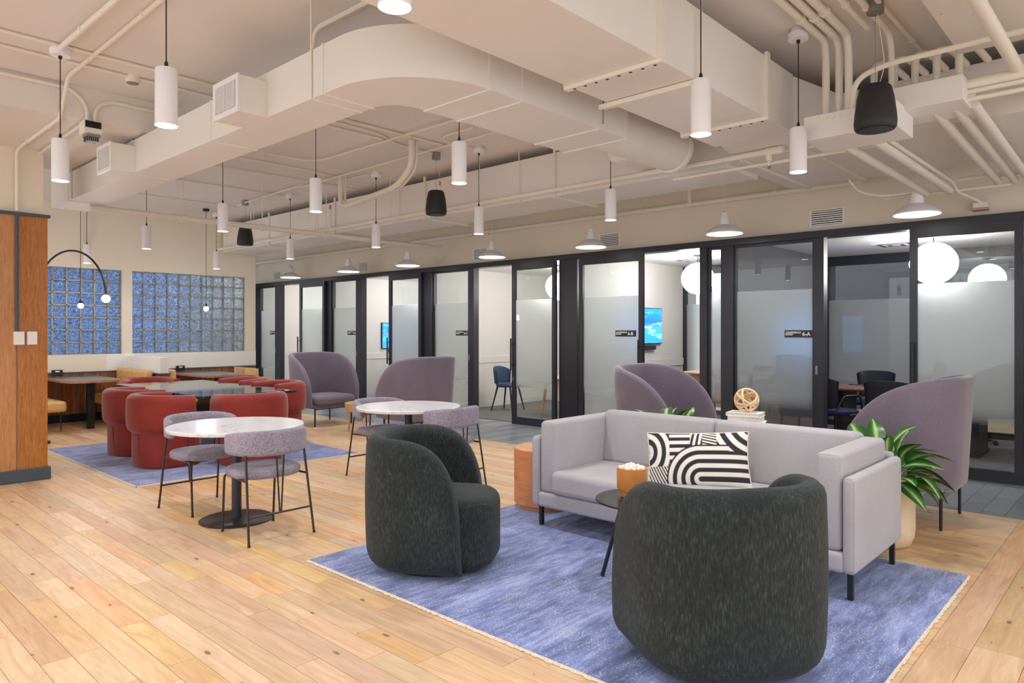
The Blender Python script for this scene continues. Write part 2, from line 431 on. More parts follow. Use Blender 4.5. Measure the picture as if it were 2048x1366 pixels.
def glassmat(name, tint=(.93, .96, .96), frost=False):
    t = NT(name); lw = t.n('ShaderNodeLayerWeight'); lw.inputs[0].default_value = .5
    fr = t.math('ADD', t.math('MULTIPLY', t.math('POWER', lw.outputs['Facing'], 5), .9), .045)
    tr = t.n('ShaderNodeBsdfTransparent'); tr.inputs[0].default_value = (*tint, 1)
    gl = t.n('ShaderNodeBsdfGlossy'); gl.inputs['Roughness'].default_value = 0.0
    mx = t.n('ShaderNodeMixShader'); t.l(fr, mx.inputs[0])
    src = tr.outputs[0]
    if frost:
        z = t.n('ShaderNodeSeparateXYZ'); t.l(t.n('ShaderNodeNewGeometry').outputs['Position'], z.inputs[0]); z = z.outputs[2]
        lo = t.n('ShaderNodeMapRange'); lo.inputs[1].default_value = .55; lo.inputs[2].default_value = .72; t.l(z, lo.inputs[0])
        hi = t.math('LESS_THAN', z, 1.96); fac = t.math('MULTIPLY', t.math('MULTIPLY', lo.outputs[0], hi), .93)
        tl = t.n('ShaderNodeBsdfTranslucent'); tl.inputs[0].default_value = (.84, .88, .88, 1)
        df = t.n('ShaderNodeBsdfDiffuse'); df.inputs[0].default_value = (.72, .76, .77, 1)
        rf = t.n('ShaderNodeBsdfRefraction'); rf.inputs['Roughness'].default_value = .55; rf.inputs['IOR'].default_value = 1.35; rf.inputs[0].default_value = (.9, .94, .94, 1)
        m1 = t.n('ShaderNodeMixShader'); m1.inputs[0].default_value = .22; t.l(rf.outputs[0], m1.inputs[1]); t.l(df.outputs[0], m1.inputs[2])
        m3 = t.n('ShaderNodeMixShader'); m3.inputs[0].default_value = .25; t.l(m1.outputs[0], m3.inputs[1]); t.l(tl.outputs[0], m3.inputs[2])
        m2 = t.n('ShaderNodeMixShader'); t.l(fac, m2.inputs[0]); t.l(tr.outputs[0], m2.inputs[1]); t.l(m3.outputs[0], m2.inputs[2]); src = m2.outputs[0]
    t.l(src, mx.inputs[1]); t.l(gl.outputs[0], mx.inputs[2]); t.l(mx.outputs[0], t.out.inputs[0]); MATS[name] = t.m; return t.m
M['glass'] = glassmat('clear_glass')
M['frost'] = glassmat('frosted_film_glass', frost=True)
def blockmat():
    t = NT('wavy_glass_block'); p = t.pos('world'); n = t.noise(p, 19, 2, .5, 1.6); t.bump(n, 1.0, .14)
    return t.done((.88, .95, .97, 1), .02, Transmission_Weight=1.0, IOR=1.45)
M['block'] = blockmat()
def screenmat():
    t = NT('blue_screen'); p = t.pos('object'); s = t.n('ShaderNodeSeparateXYZ'); t.l(p, s.inputs[0])
    n = t.noise(t.pos('object', (1, 1.4, 7)), 2.2, 5, .6)
    base = t.ramp(t.math('ADD', t.math('MULTIPLY', s.outputs[2], 1.3), .5), [(0, lin(20, 130, 240)), (.45, lin(60, 160, 240)), (.58, lin(40, 110, 205)), (1, lin(20, 165, 245))])
    base = t.mix(t.math('MULTIPLY', t.ramp(n, [(.52, (0,0,0)), (.68, (1,1,1))]), .5), base, lin(190, 215, 245))
    t.l(base, t.b.inputs['Emission Color']); return t.done((0, 0, 0, 1), .2, Emission_Strength=1.9)
M['screen'] = screenmat()
M['screen_text'] = emit('screen_text', (1, 1, 1), 2.5)
def leafmat():
    t = NT('variegated_leaf'); u = t.n('ShaderNodeSeparateXYZ'); t.l(t.pos('uv'), u.inputs[0])
    c = t.math('ABSOLUTE', t.math('SUBTRACT', u.outputs[1], .5)); n = t.noise(t.pos('uv', (5, 16, 1)), 2.0, 3)
    f = t.ramp(t.math('ADD', t.math('MULTIPLY', c, 1.5), t.math('MULTIPLY', n, .55)), [(.3, lin(196, 212, 160)), (.42, lin(120, 166, 84)), (.52, lin(58, 120, 42)), (.8, lin(36, 92, 30))])
    return t.done(f, .32)
M['leaf'] = leafmat()
def wtext(name, c): return plain(name, c, .5, 0)
M['sign'] = plain('sign_plate', lin(40, 40, 46), .5, .02)
M['signtext'] = plain('sign_letters', lin(236, 230, 214), .5, 0)
# ---------------------------------------------------------------- the setting
ca, sa = math.cos(CAM_A), math.sin(CAM_A)
def screen(x, y, z):
    d = -sa*x + ca*y
    if d < .3: return None
    r = ca*x + sa*y; return 1024+1401*r/d, 663+1401*(1.47-z)/d, d
def seen_area(x0, x1, y0, y1):
    """rough pixels that a piece of floor covers in the frame"""
    a = 0; n = 5
    for i in range(n):
        for j in range(2):
            p = screen(x0+(x1-x0)*(i+.5)/n, y0+(y1-y0)*(j+.5)/2, 0)
            if p and -10 < p[0] < 2058 and 640 < p[1] < 1376: a += (1401/p[2])**2*1.47/p[2]*(x1-x0)*(y1-y0)/n/2
    return a
UNIT = MB().box(-.5, .5, -.5, .5, -1, 0).mesh('piece')
def lay(floor, pieces, name, matname, th, limit=300):
    """pieces are rectangles on the floor; the ones that show largest are objects, the rest one part"""
    pieces = sorted(pieces, key=lambda q: -seen_area(*q[:4])); me = {}
    rest = {}
    for i, (x0, x1, y0, y1, m) in enumerate(pieces):
        if i < limit and seen_area(x0, x1, y0, y1) > 30:
            if m not in me: me[m] = UNIT.copy(); me[m].materials.append(M[m])
            o = bpy.data.objects.new(name, me[m]); COL.objects.link(o); o.parent = floor
            o.location = ((x0+x1)/2, (y0+y1)/2, random.uniform(-.0004, 0)); o.scale = (x1-x0, y1-y0, th)
        else: rest.setdefault(m, MB()).box(x0, x1, y0, y1, -th, random.uniform(-.0004, 0))
    for m, mb in rest.items():
        o = part(mb, name + '_field', M[m], floor); o['kind'] = 'stuff'
floor = struct(MB().box(-13.2, 3.5, -3, 6.725, -.12, -.014), 'floor', M['subfloor'], 'light oak plank floor of the lounge', 'floor')
pl = []; g = .0011; y = -2.9; XB = -.80
while y < 6.60:
    x = -13.1 - random.uniform(0, 1.2); xe = XB
    while x < xe-.02:
        l = random.choice((.45, .6, .75, .9, 1.05, 1.2, 1.4)); x2 = min(x+l, xe)
        if xe-x2 < .25: x2 = xe
        if x2 > -13.1: pl.append((max(x, -13.1)+g, x2-g, y+g, min(y+.125, 6.6)-g, 'plank'))
        x = x2
    y += .125
x = -13.1
while x < 3.5:                                      # border board along the tiles
    x2 = min(x+random.uniform(.9, 1.7), 3.5); pl.append((x+g, x2-g, 6.6+g, 6.725-g, 'plank')); x = x2
x = XB
for wd in (.16, .2, .16, .2, .2, .2, .2, .2, .2, .2, .2, .2, .2, .2, .2, .2, .2, .2, .2, .2, .2):   # boards running towards the glass on the right
    y = -2.9 - random.uniform(0, 1)
    while y < 6.6:
        y2 = min(y+random.uniform(.7, 1.5), 6.6); pl.append((x+g, x+wd-g, max(y, -2.9)+g, y2-g, 'plank_y')); y = y2
    x += wd
lay(floor, pl, 'plank', 'plank', .013)
tfl = struct(MB().box(-17, 3.5, 6.728, 8.36, -.12, -.004), 'floor', M['grout'], 'slate tile strip along the glass offices', 'floor')
tl = []; x = -17; k = 0; TW = .1625
while x < 3.4:
    y = 6.733 + (-.2 if k % 2 else -.5); k += 1
    while y < 8.3:
        a, b = max(y, 6.733), min(y+.6, 8.32)
        if b-a > .03: tl.append((x+.0025, x+TW-.0025, a+.0025, b-.0025, 'tile'))
        y += .6
    x += TW
lay(tfl, tl, 'tile', 'tile', .004)
struct(MB().box(-17, 3.5, 8.36, 12.2, -.12, .004), 'floor', M['carpet'], 'grey carpet floor inside the glass offices', 'floor')
struct(MB().box(-13.2, -16.9, 2, 6.725, -.12, -.004), 'floor', M['carpet'], 'grey floor of the room behind the glass blocks', 'floor')
ceil = struct(MB().box(-17, 3.5, -3, 8.4, 3.54, 3.72), 'ceiling', M['ceil'], 'cream painted concrete slab over the lounge', 'ceiling')
struct(MB().box(-17, 3.5, 8.4, 12.2, 2.64, 2.74), 'ceiling', M['white'], 'white flat ceiling of the glass offices', 'ceiling')
struct(MB().box(-9.0, -6.7, -3, 2.72, 3.26, 3.54), 'trim_1', M['beam'], 'chipped cream concrete beam above the wood clad column', 'beam')
struct(MB().box(-.97, .55, -3, 5.4, 3.3, 3.54), 'trim_2', M['beam'], 'cream concrete beam in the upper right corner', 'beam')
struct(MB().box(-17, 3.5, 8.24, 8.4, 2.61, 3.54), 'wall_front', M['wall'], 'cream wall band above the glass offices', 'wall')
# column clad in veneer
c = thing('wall_column', 'wood veneer clad column with slate base at the left', 'column', (0, 0, 0), kind='structure')
part(MB().box(-8.85, -8.18, 1.05, 1.95, .0, 3.26), 'plaster_core', M['wall'], c)
part(MB().box(-8.18, -8.15, 1.03, 1.712, .12, 2.6), 'veneer_panel', M['walnut_l'], c)
part(MB().box(-8.18, -8.15, 1.728, 1.98, .12, 2.6), 'veneer_panel', M['walnut'], c)
part(MB().box(-8.88, -8.18, 1.95, 1.98, .12, 2.6), 'veneer_panel', M['walnut'], c)
part(MB().box(-8.88, -8.18, 1.02, 1.05, .12, 2.6), 'veneer_panel', M['walnut_l'], c)
part(MB().box(-8.9, -8.12, 1.0, 2.0, 2.6, 2.63), 'cap_trim', M['trim'], c, bev=.004)
part(MB().box(-8.9, -8.125, 1.0, 2.005, 0, .125), 'base_board', M['trim'], c, bev=.006)
# glass block wall
BW = .2035; Z0, Z1 = 1.09, 1.09+7*BW; PY = ((4.25-10*BW, 10), (4.41, 10))
wl = MB(); wl.box(-13.2, -13, -3, 6.65, 0, Z0).box(-13.2, -13, -3, 6.65, Z1, 3.54).box(-13.2, -13, -3, PY[0][0], Z0, Z1).box(-13.2, -13, 4.25, 4.41, Z0, Z1).box(-13.2, -13, 4.41+10*BW, 6.65, Z0, Z1)
struct(wl, 'wall_left', M['wall'], 'cream wall framing the two glass block panels', 'wall')
bm_ = MB().rbox(-.045, .045, -.094, .094, -.094, .094, .012, 2, 3).mesh('glass_block', True, True); bm_.materials.append(M['block'])
for k, (ys, n) in enumerate(PY):
    w = thing('window_%d' % (k+1), ('glass block panel beside the wood clad column', 'glass block panel beside the office corridor')[k], 'window', kind='structure')
    mo = MB()
    for j in range(8): mo.box(-13.13, -13.047, ys, ys+n*BW, Z0+j*BW-.009, Z0+j*BW+.009)
    for i in range(n+1): mo.box(-13.13, -13.047, ys+i*BW-.009, ys+i*BW+.009, Z0, Z1)
    part(mo, 'mortar', M['mortar'], w)
    for i in range(n):
        for j in range(7):
            o = link('glass_block', bm_, None, w); o.location = (-13.09, ys+(i+.5)*BW, Z0+(j+.5)*BW)
            o.rotation_euler = (R(90*random.randint(0, 3)), 0, R(180*random.randint(0, 1)))
# room behind the blocks
wb = struct(MB().box(-15.3, -15.2, 1.5, 6.72, 0, 3.54), 'wall_back', M['navy'], 'dark wall seen through the glass blocks', 'wall')
ww = thing('window_14', 'dusk blue panes added behind the glass blocks', 'window', kind='structure')  # made-up glowing panes and bars that give the blocks their blue sparkle
for i in range(16):
    for j in range(9): part(MB().box(-15.2, -15.19, 1.6+i*.27, 1.79+i*.27, .5+j*.3, .72+j*.3), 'pane', M['glow'], ww)
    if i < 15: part(MB().box(-15.2, -15.12, 1.81+i*.27, 1.85+i*.27, .4, 3.2), 'backdrop_bar', M['white'], ww)
for k in range(7): part(MB().box(-15.2, -15.1, 5.95+k*.11, 6.01+k*.11, .2, 3.2), 'slat', M['white'], wb)  # white strips added for contrast in the block refractions
struct(MB().box(-15.2, -13.2, 6.62, 6.72, 0, 3.54), 'wall_side', M['wall'], 'cream return wall behind the glass blocks', 'wall')
# wainscot: reeded strips, dado trim and baseboard
def reeds(mb, axis, fixed, a0, a1, z0, z1, sgn):
    n = int((a1-a0)/.028)
    for i in range(n):
        a = a0+(a1-a0)*i/n; b = a0+(a1-a0)*(i+1)/n-.005
        lo, hi = (fixed, fixed+.016*sgn) if sgn > 0 else (fixed+.016*sgn, fixed)
        if axis == 'Y': mb.box(lo, hi, a, b, z0, z1)
        else: mb.box(a, b, lo, hi, z0, z1)
w = thing('trim_3', 'reeded wood wainscot with slate cap behind the booths', 'wainscot', kind='structure')
for a, b in ((1.0, 4.29), (4.43, 6.64)):
    m = MB(); reeds(m, 'Y', -12.99, a, b, .13, .79, 1); o = part(m, 'reeded_panel', M['reeded'], w); o['kind'] = 'stuff'
    part(MB().box(-13, -12.99, a, b, 0, .79), 'backing', M['walnut'], w)
    part(MB().box(-13, -12.955, a, b, .79, .812), 'cap_trim', M['trim'], w)
    part(MB().box(-13, -12.965, a, b, 0, .13), 'base_board', M['navy'], w)
h = thing('wall_booth', 'white capped half wall with reeded wood between the booths', 'half wall', kind='structure')
part(MB().box(-13, -11.48, 4.30, 4.43, .812, 1.06), 'plaster_cap', M['white'], h, bev=.004)
part(MB().box(-13, -11.5, 4.32, 4.41, 0, .8), 'core', M['walnut'], h)
m = MB(); reeds(m, 'X', 4.32, -12.97, -11.5, .13, .79, -1); reeds(m, 'X', 4.41, -12.97, -11.5, .13, .79, 1); reeds(m, 'Y', -11.5, 4.31, 4.42, .13, .79, 1)
o = part(m, 'reeded_panel', M['reeded'], h); o['kind'] = 'stuff'
part(MB().box(-12.96, -11.455, 4.28, 4.45, .79, .812), 'cap_trim', M['trim'], h)
part(MB().box(-12.96, -11.475, 4.295, 4.435, 0, .13), 'base_board', M['navy'], h)
struct(MB().box(-13.0, -12.99, 4.0, 6.65, .812, 1.09), 'trim_4', M['white'], 'white band under the right glass block panel', 'trim')

# ---------------------------------------------------------------- glass offices
YF = 8.25
struct(MB().box(-16.2, 3.4, 8.15, 8.32, 2.53, 2.61), 'trim_5', M['frame'], 'dark metal header rail above the office glass', 'header')
posts = [(-16.1, -15.86, 'at the corridor end'), (-15.08, -14.86, 'in front of the office nearest the glass blocks'), (-13.06, -12.76, 'between room 6-E and room 6-D'), (-11.86, -11.66, 'beside the 6-D sign'), (-9.86, -9.53, 'between room 6-D and room 6-C'), (-8.6, -8.46, 'beside the 6-C sign'),
         (-6.62, -6.28, 'between room 6-C and room 6-B'), (-4.32, -4.22, 'right of the 6-B opening'), (-4.02, -3.87, 'between room 6-B and room 6-A'), (-2.9, -2.79, 'beside the 6-A sign'), (-.93, -.72, 'at the right picture edge'), (1.4, 1.6, 'outside the right of the view')]
for i, (a, b, t) in enumerate(posts):
    o = struct(MB().box(a, b, 8.19, 8.31, .004, 2.53), 'trim_%d' % (6+i), M['frame'], 'dark metal post ' + t, 'post')
    if i in (1, 3, 5, 9): part(MB().box(a+.02, a+.045, 8.182, 8.19, .98, 1.08), 'strike_plate', M['steel'], o)
FIX = [(-15.86, -15.08, 'office pane beside the corridor end'), (-12.76, -11.86, 'pane with the 6-D sign'), (-9.53, -8.6, 'pane with the 6-C sign'), (-4.22, -4.02, 'narrow pane left of room 6-A'), (-3.87, -2.9, 'pane with the 6-A sign'), (-.72, 1.4, 'pane outside the right picture edge')]
for i, (a, b, t) in enumerate(FIX):
    w = thing('window_%d' % (3+i), 'frosted band glass ' + t, 'window', kind='structure')
    part(MB().box(a, b, 8.245, 8.255, .06, 2.5), 'pane', M['frost'], w)
    f = MB().box(a, b, 8.22, 8.28, .004, .06).box(a, b, 8.22, 8.28, 2.5, 2.53).box(a, a+.025, 8.22, 8.28, .06, 2.5).box(b-.025, b, 8.22, 8.28, .06, 2.5)
    part(f, 'frame', M['frame'], w)
DOORS = [(-13.9, -12.91, 0, 'nearest the glass blocks'), (-10.7, -9.76, 0, 'of room 6-D'), (-7.53, -6.64, 0, 'of room 6-C'), (-6.2, -5.12, 1, 'of room 6-B with the sign'), (-1.91, -.95, 0, 'of room 6-A at the right')]
for i, (a, b, hs, t) in enumerate(DOORS):
    d = thing('door_%d' % (i+1), 'dark framed sliding glass door ' + t, 'door', kind='structure')
    y0, y1 = 8.125, 8.17
    part(MB().box(a+.07, b-.07, 8.145, 8.153, .13, 2.43), 'pane', M['frost'], d)
    part(MB().box(a, b, y0, y1, .012, .13).box(a, b, y0, y1, 2.43, 2.528).box(a, a+.07, y0, y1, .13, 2.43).box(b-.07, b, y0, y1, .13, 2.43), 'frame', M['frame'], d)
    hx = b-.035 if hs else a+.035
    hn = part(MB().tube([(hx, y0-.06, .86), (hx, y0-.06, 1.36)], .014, 8), 'handle', M['black'], d, True)
    for zz in (.95, 1.27): part(MB().tube([(hx, y0-.06, zz), (hx, y0+.001, zz)], .008, 6), 'handle_post', M['black'], hn)
    part(MB().box(hx-.01, hx+.01, y0-.004, y0, .7, .75), 'lock', M['steel'], d)
# office side and back walls
PART = [(-16.15, 'white', 'at the corridor end'), (-12.91, 'white', 'between room 6-E and room 6-D'), (-9.69, 'white', 'between room 6-D and room 6-C'), (-6.45, 'white', 'between room 6-C and room 6-B'), (-3.95, 'greydark', 'between room 6-B and room 6-A'), (.6, 'greydark', 'on the right of room 6-A')]
for i, (x, m, t) in enumerate(PART):
    o = struct(MB().box(x-.05, x+.05, 8.32, 12.0, .004, 2.64), 'wall_partition', M[m], 'office partition wall ' + t, 'wall')
    if m == 'white':
        part(MB().box(x+.05, x+.065, 8.34, 11.9, .86, .99), 'chair_rail', M['white'], o, bev=.003)
        part(MB().box(x+.05, x+.065, 8.34, 11.9, .004, .12), 'base_board', M['white'], o, bev=.003)
struct(MB().box(-16.1, -6.4, 11.5, 11.6, .004, 2.64), 'wall_rear', M['white'], 'white rear wall of the far offices', 'wall')
struct(MB().box(-17.0, -16.9, 6.7, 12.0, 0, 3.54), 'wall_end', M['navy'], 'dark blue wall at the corridor end', 'wall')
struct(MB().box(-6.4, 3.4, 14.2, 14.3, 0, 3.5), 'wall_rear', M['greydark'], 'dim grey wall beyond the rear office glass', 'wall')
struct(MB().box(-6.4, 3.4, 11.5, 14.2, -.1, .0), 'floor', M['plank'], 'wood floor beyond the rear office glass', 'floor')
rear = [(-6.4, -5.4), (-5.4, -4.0), (-3.9, -2.6), (-2.6, -1.3), (-1.3, .55)]
for i, (a, b) in enumerate(rear):
    w = thing('window_%d' % (9+i), ('rear glass of room 6-B beside the white wall', 'rear glass of room 6-B beside room 6-A', 'rear glass of room 6-A on its left', 'rear glass of room 6-A behind the table', 'rear glass of room 6-A on its right')[i], 'window', kind='structure')
    part(MB().box(a+.05, b-.05, 11.545, 11.555, .06, 2.5), 'pane', M['frost'], w)
    part(MB().box(a, b, 11.5, 11.6, .004, .08).box(a, b, 11.5, 11.6, 2.5, 2.64).box(a, a+.05, 11.5, 11.6, .08, 2.5).box(b-.05, b, 11.5, 11.6, .08, 2.5), 'frame', M['frame'], w)
def text_mesh(s, size, align='LEFT', bold=.0):
    cu = bpy.data.curves.new('lettering', 'FONT'); cu.body = s; cu.size = size; cu.align_x = align; cu.offset = bold; cu.space_line = .85; cu.resolution_u = 3
    o = bpy.data.objects.new('lettering', cu); COL.objects.link(o); dg = bpy.context.evaluated_depsgraph_get(); me = bpy.data.meshes.new_from_object(o.evaluated_get(dg))
    bpy.data.objects.remove(o); bpy.data.curves.remove(cu); return me
for x0, x1, yy, t in ((-15.4, -15.09, 8.24, '6-E'), (-12.22, -11.88, 8.24, '6-D'), (-8.95, -8.62, 8.24, '6-C'), (-5.57, -5.24, 8.14, '6-B'), (-3.25, -2.92, 8.24, '6-A')):
    s = thing('room_sign', 'black conference room sign reading ' + t, 'sign', (x0, yy, 1.4), group='conference room signs')
    part(MB().box(0, x1-x0, -.006, .004, 0, .085), 'plate', M['sign'], s)
    for body, sz, px, pz, nm in (('CONFERENCE\nROOM', .028, .012, .049, 'lettering'), (t, .062, .205, .02, 'room_number')):
        me = text_mesh(body, sz, bold=.0012 if sz < .05 else .002); o = link(nm, me, M['signtext'], s); o.location = (px, -.0075, pz); o.rotation_euler = (R(90), 0, 0)
for i, (x0, x1) in enumerate(((-2.96, -2.58), (-5.92, -5.56), (-8.52, -8.18), (-11.84, -11.5), (-15.24, -14.89))):
    v = thing('wall_vent', 'white slotted wall vent above the ' + ('6-A sign', '6-B door', '6-C opening', '6-D opening', 'office nearest the glass blocks')[i], 'vent', (x0, 8.24, 2.66), group='wall vents')
    w_ = x1-x0; part(MB().box(0, w_, -.012, -.0, 0, .015).box(0, w_, -.012, 0, .185, .2).box(0, .02, -.012, 0, .015, .185).box(w_-.02, w_, -.012, 0, .015, .185), 'frame', M['plastic'], v)
    part(MB().box(.02, w_-.02, -.002, 0, .015, .185), 'dark_core', M['dark'], v)
    for k in range(7): part(MB().box(.02, w_-.02, -.01, -.002, .02+k*.024, .034+k*.024), 'slat', M['plastic'], v)
# ---------------------------------------------------------------- ducts, pipes and lamps under the ceiling
def rod(mb, x, y, z0, z1=3.54, r=.006): return mb.tube([(x, y, z0), (x, y, z1)], r, 6)
d = thing('air_duct', 'long rectangular air duct with a rounded elbow and two vent boxes', 'duct', (0, 0, 0))
ZB, ZT = 2.93, 3.235
m = MB(); arc = []
m.box(-9.6, -3.77, 2.37, 2.74, ZB, ZT).prism([(-3.77, 2.37), (-3.6, 2.37), (-3.77, 2.74)], ZB, ZT); part(m, 'duct_run', M['duct'], d)
# elbow between the two runs
n = 16; v = []; f = []
for k in range(n+1):
    a = -math.pi/2 + math.pi/2*k/n; C, S = math.cos(a), math.sin(a)
    for (cx, cy, r_), z in (((-3.6, 3.0, .63), ZB), ((-3.6, 3.0, .63), ZT), ((-3.77, 2.94, .2), ZT), ((-3.77, 2.94, .2), ZB)): v.append((cx+r_*C, cy+r_*S, z))
for k in range(n):
    for q in range(4): f.append((k*4+q, (k+1)*4+q, (k+1)*4+(q+1) % 4, k*4+(q+1) % 4))
f.append((3, 2, 1, 0)); f.append(tuple(n*4+q for q in range(4)))
part(MB().add(v, f), 'elbow', M['duct'], d, True)
part(MB().box(-3.57, -2.97, 3.0, 4.5, ZB, ZT).prism([(-3.57, 2.94), (-2.97, 3.0), (-3.57, 3.0)], ZB, ZT), 'duct_run', M['duct'], d)
for y0 in (3.0, 3.3, 4.12, 4.47):
    b = .008; part(MB().box(-3.57-b, -2.97+b, y0, y0+.025, ZB-b, ZT+b), 'seam_flange', M['duct'], d)
for x0 in (-8.95, -7.0, -5.35, -3.92, -3.79):
    b = .006; part(MB().box(x0, x0+.02, 2.37-b, 2.74+b, ZB-b, ZT+b), 'seam_flange', M['duct'], d)
for x0 in (-8.8, -3.9): part(rod(MB(), x0, 2.362, ZB, 3.54, .007), 'hanger_rod', M['pipe'], d)
for x0, x1 in ((-4.83, -4.47), (-7.27, -6.92)):
    vb = part(MB().box(x0, x1, 2.17, 2.371, 2.93, 3.175), 'vent_box', M['duct'], d, bev=.004)
    part(MB().box(x0+.03, x1-.03, 2.166, 2.171, 2.965, 3.14), 'dark_core', M['grille'], vb)
    g_ = MB(); w_ = (x1-x0-.06)/14
    for k in range(14): g_.box(x0+.03+k*w_, x0+.03+k*w_+w_*.5, 2.158, 2.168, 2.965, 3.14)
    part(g_, 'grille_bars', M['lampwhite'], vb)
    part(MB().box(x0-.005, x1+.005, 2.16, 2.172, 2.925, 2.962).box(x0-.005, x1+.005, 2.16, 2.172, 3.143, 3.18).box(x0-.005, x0+.028, 2.16, 2.172, 2.962, 3.143).box(x1-.028, x1+.005, 2.16, 2.172, 2.962, 3.143), 'grille_frame', M['lampwhite'], vb)
rd = thing('round_duct', 'spiral seamed round duct at the end of the rectangular duct', 'duct')
part(MB().lathe([(.2, 0), (.2, 1.15)], 28).xf(Matrix.Translation((-3.25, 4.49, 3.12)) @ Matrix.Rotation(R(-90), 4, 'X')), 'pipe_body', M['duct'], rd, True)
for k in range(9):
    part(MB().lathe([(.2, 0), (.2022, .006), (.2, .012)], 28).xf(Matrix.Translation((-3.25, 4.56+.12*k, 3.12)) @ Matrix.Rotation(R(-90), 4, 'X')), 'seam_ring', M['duct'], rd, True)
part(MB().lathe([(.2, 0), (.215, .01), (.215, .05), (.2, .06)], 28).xf(Matrix.Translation((-3.25, 5.6, 3.12)) @ Matrix.Rotation(R(-90), 4, 'X')), 'end_flange', M['duct'], rd, True)
part(MB().rbox(-3.75, -3.3, 5.3, 5.975, 3.02, 3.3, .08, 3, 2), 'saddle', M['duct'], rd, True, True)
bd = thing('air_duct', 'large trunk duct crossing the top centre with strut straps', 'duct')
part(MB().box(-2.66, -2.03, -2.5, 5.3, 2.97, 3.4), 'duct_run', M['duct'], bd)
part(MB().prism([(-2.66, 5.3), (-2.03, 5.3), (-1.9, 5.98), (-2.8, 5.98)], 3.02, 3.39), 'transition', M['duct'], bd)
for k, (y0, o) in enumerate(((3.36, .02), (4.78, .02))):
    s_ = part(MB().box(-2.68, -2.0, y0, y0+.045, 2.945, 2.969), 'strut', M['pipe'], bd)
    part(MB().box(-2.03, -2.005, y0, y0+.045, 2.97, 3.42), 'strap', M['pipe'], bd)
    part(MB().box(-2.685, -2.66, y0, y0+.045, 2.97, 3.42), 'strap', M['pipe'], bd)
    for q in range(8): part(MB().box(-2.62+q*.08, -2.605+q*.08, y0+.016, y0+.03, 2.942, 2.946), 'slot', M['grille'], s_)
part(MB().box(-2.72, -1.98, 3.78, 3.82, 2.935, 2.965), 'strut', M['pipe'], bd)
part(rod(MB(), -2.7, 3.8, 2.84, 3.54), 'hanger_rod', M['steel'], bd); part(rod(MB(), -1.995, 3.8, 2.9, 3.54), 'hanger_rod', M['pipe'], bd)
xd = thing('air_duct', 'long air duct running along the corridor above the pipes', 'duct')
part(MB().box(-12.95, -2.9, 5.98, 6.68, 2.96, 3.44), 'duct_run', M['duct'], xd)
for x0 in (-4.9, -7.1, -9.2, -11.2):
    part(MB().box(x0, x0+.03, 5.95, 6.75, 2.935, 2.959), 'strap', M['pipe'], xd)
    part(MB().box(x0, x0+.03, 5.955, 5.979, 2.96, 3.5), 'strap', M['pipe'], xd)
    part(rod(MB(), x0-.5, 5.95, 2.94), 'hanger_rod', M['pipe'], xd)
wd = thing('air_duct', 'wide shallow air duct above the conduit boxes at the right', 'duct')
part(MB().box(-2.9, 3.0, 5.98, 7.55, 3.0, 3.4), 'duct_run', M['duct'], wd)
for x0 in (-2.75, -2.2, -.4):
    part(MB().box(x0, x0+.035, 5.95, 7.6, 2.975, 2.999), 'strap', M['pipe'], wd)

NP = [0]
def pipe(name, label, pts, r=.013, bend=.1, cat='pipe', clips=0, m='pipe', n=8):
    o = thing(name, label, cat, tuple(pts[0])); P0 = Vector(pts[0])
    Q = [Vector(p)-P0 for p in pts]
    part(MB().tube(Q, r, n, bend), 'tube', M[m], o, True)
    if clips:
        for a, b in zip(Q, Q[1:]):
            L_ = (b-a).length
            if L_ > .5 and abs((b-a).normalized().z) < .3:
                for k in range(int(L_/clips)+1):
                    p = a+(b-a)*((k+.5)/(int(L_/clips)+1)); dx = (b-a).normalized()*.012
                    part(MB().tube([p-dx, p+dx], r*1.35, 8), 'clip', M[m], o)
    return o
CZ = 3.522
cz = lambda *p: [(x, y, CZ) for x, y in p]
cx_ = lambda *p: [(x, y, CZ-.026) for x, y in p]
C1 = 'conduit'
pipe(C1, 'thin ceiling conduit feeding the leftmost pendant canopy', cz((-5.8, -1), (-5.8, 5.2)), .013, clips=1.2, cat=C1)
pipe(C1, 'thin ceiling conduit with an open round box beside the duct', cz((-6.1, -1), (-6.1, 4.6)), .012, clips=1.2, cat=C1)
pipe(C1, 'thick conduit running from the leftmost pendant canopy towards the viewer', cx_((-5.78, 1.48), (-2.9, 1.52)), .019, clips=1.3, cat=C1)
pipe(C1, 'conduit stepping down the beam and along to the wood column', [(-3.2, 1.7, CZ), (-6.45, 1.71, CZ), (-6.67, 1.72, 3.3), (-6.72, 1.72, 3.243), (-8.1, 1.73, 3.243), (-8.13, 1.72, 3.2), (-8.13, 1.72, 2.64)], .016, .06, clips=1.1, cat=C1)
pipe(C1, 'dark conduit down the wood column to the switch boxes', [(-8.135, 1.72, 2.63), (-8.135, 1.72, 1.47)], .016, m='trim', cat=C1)
pipe(C1, 'conduit along the beam face curving down from the left', [(-6.68, -1, 3.5), (-6.68, 1.8, 3.5), (-6.68, 1.91, 3.38), (-6.68, 1.91, 3.24)], .016, .14, cat=C1)
pipe(C1, 'conduit along the beam face curving down from the duct', [(-6.68, 2.7, 3.46), (-6.68, 2.08, 3.46), (-6.68, 1.97, 3.38), (-6.68, 1.97, 3.24)], .016, .14, cat=C1)
pipe(C1, 'conduit under the beam from the heat sink box', [(-6.68, 1.9, 3.2), (-6.8, 1.9, 3.243), (-8.9, 1.93, 3.243)], .015, .05, clips=.8, cat=C1)
pipe(C1, 'conduit bending down behind the rounded duct elbow', [(-2.7, 2.6, CZ), (-4.2, 2.58, CZ), (-4.3, 2.62, 3.44), (-4.3, 2.62, 3.25)], .018, .08, cat=C1)
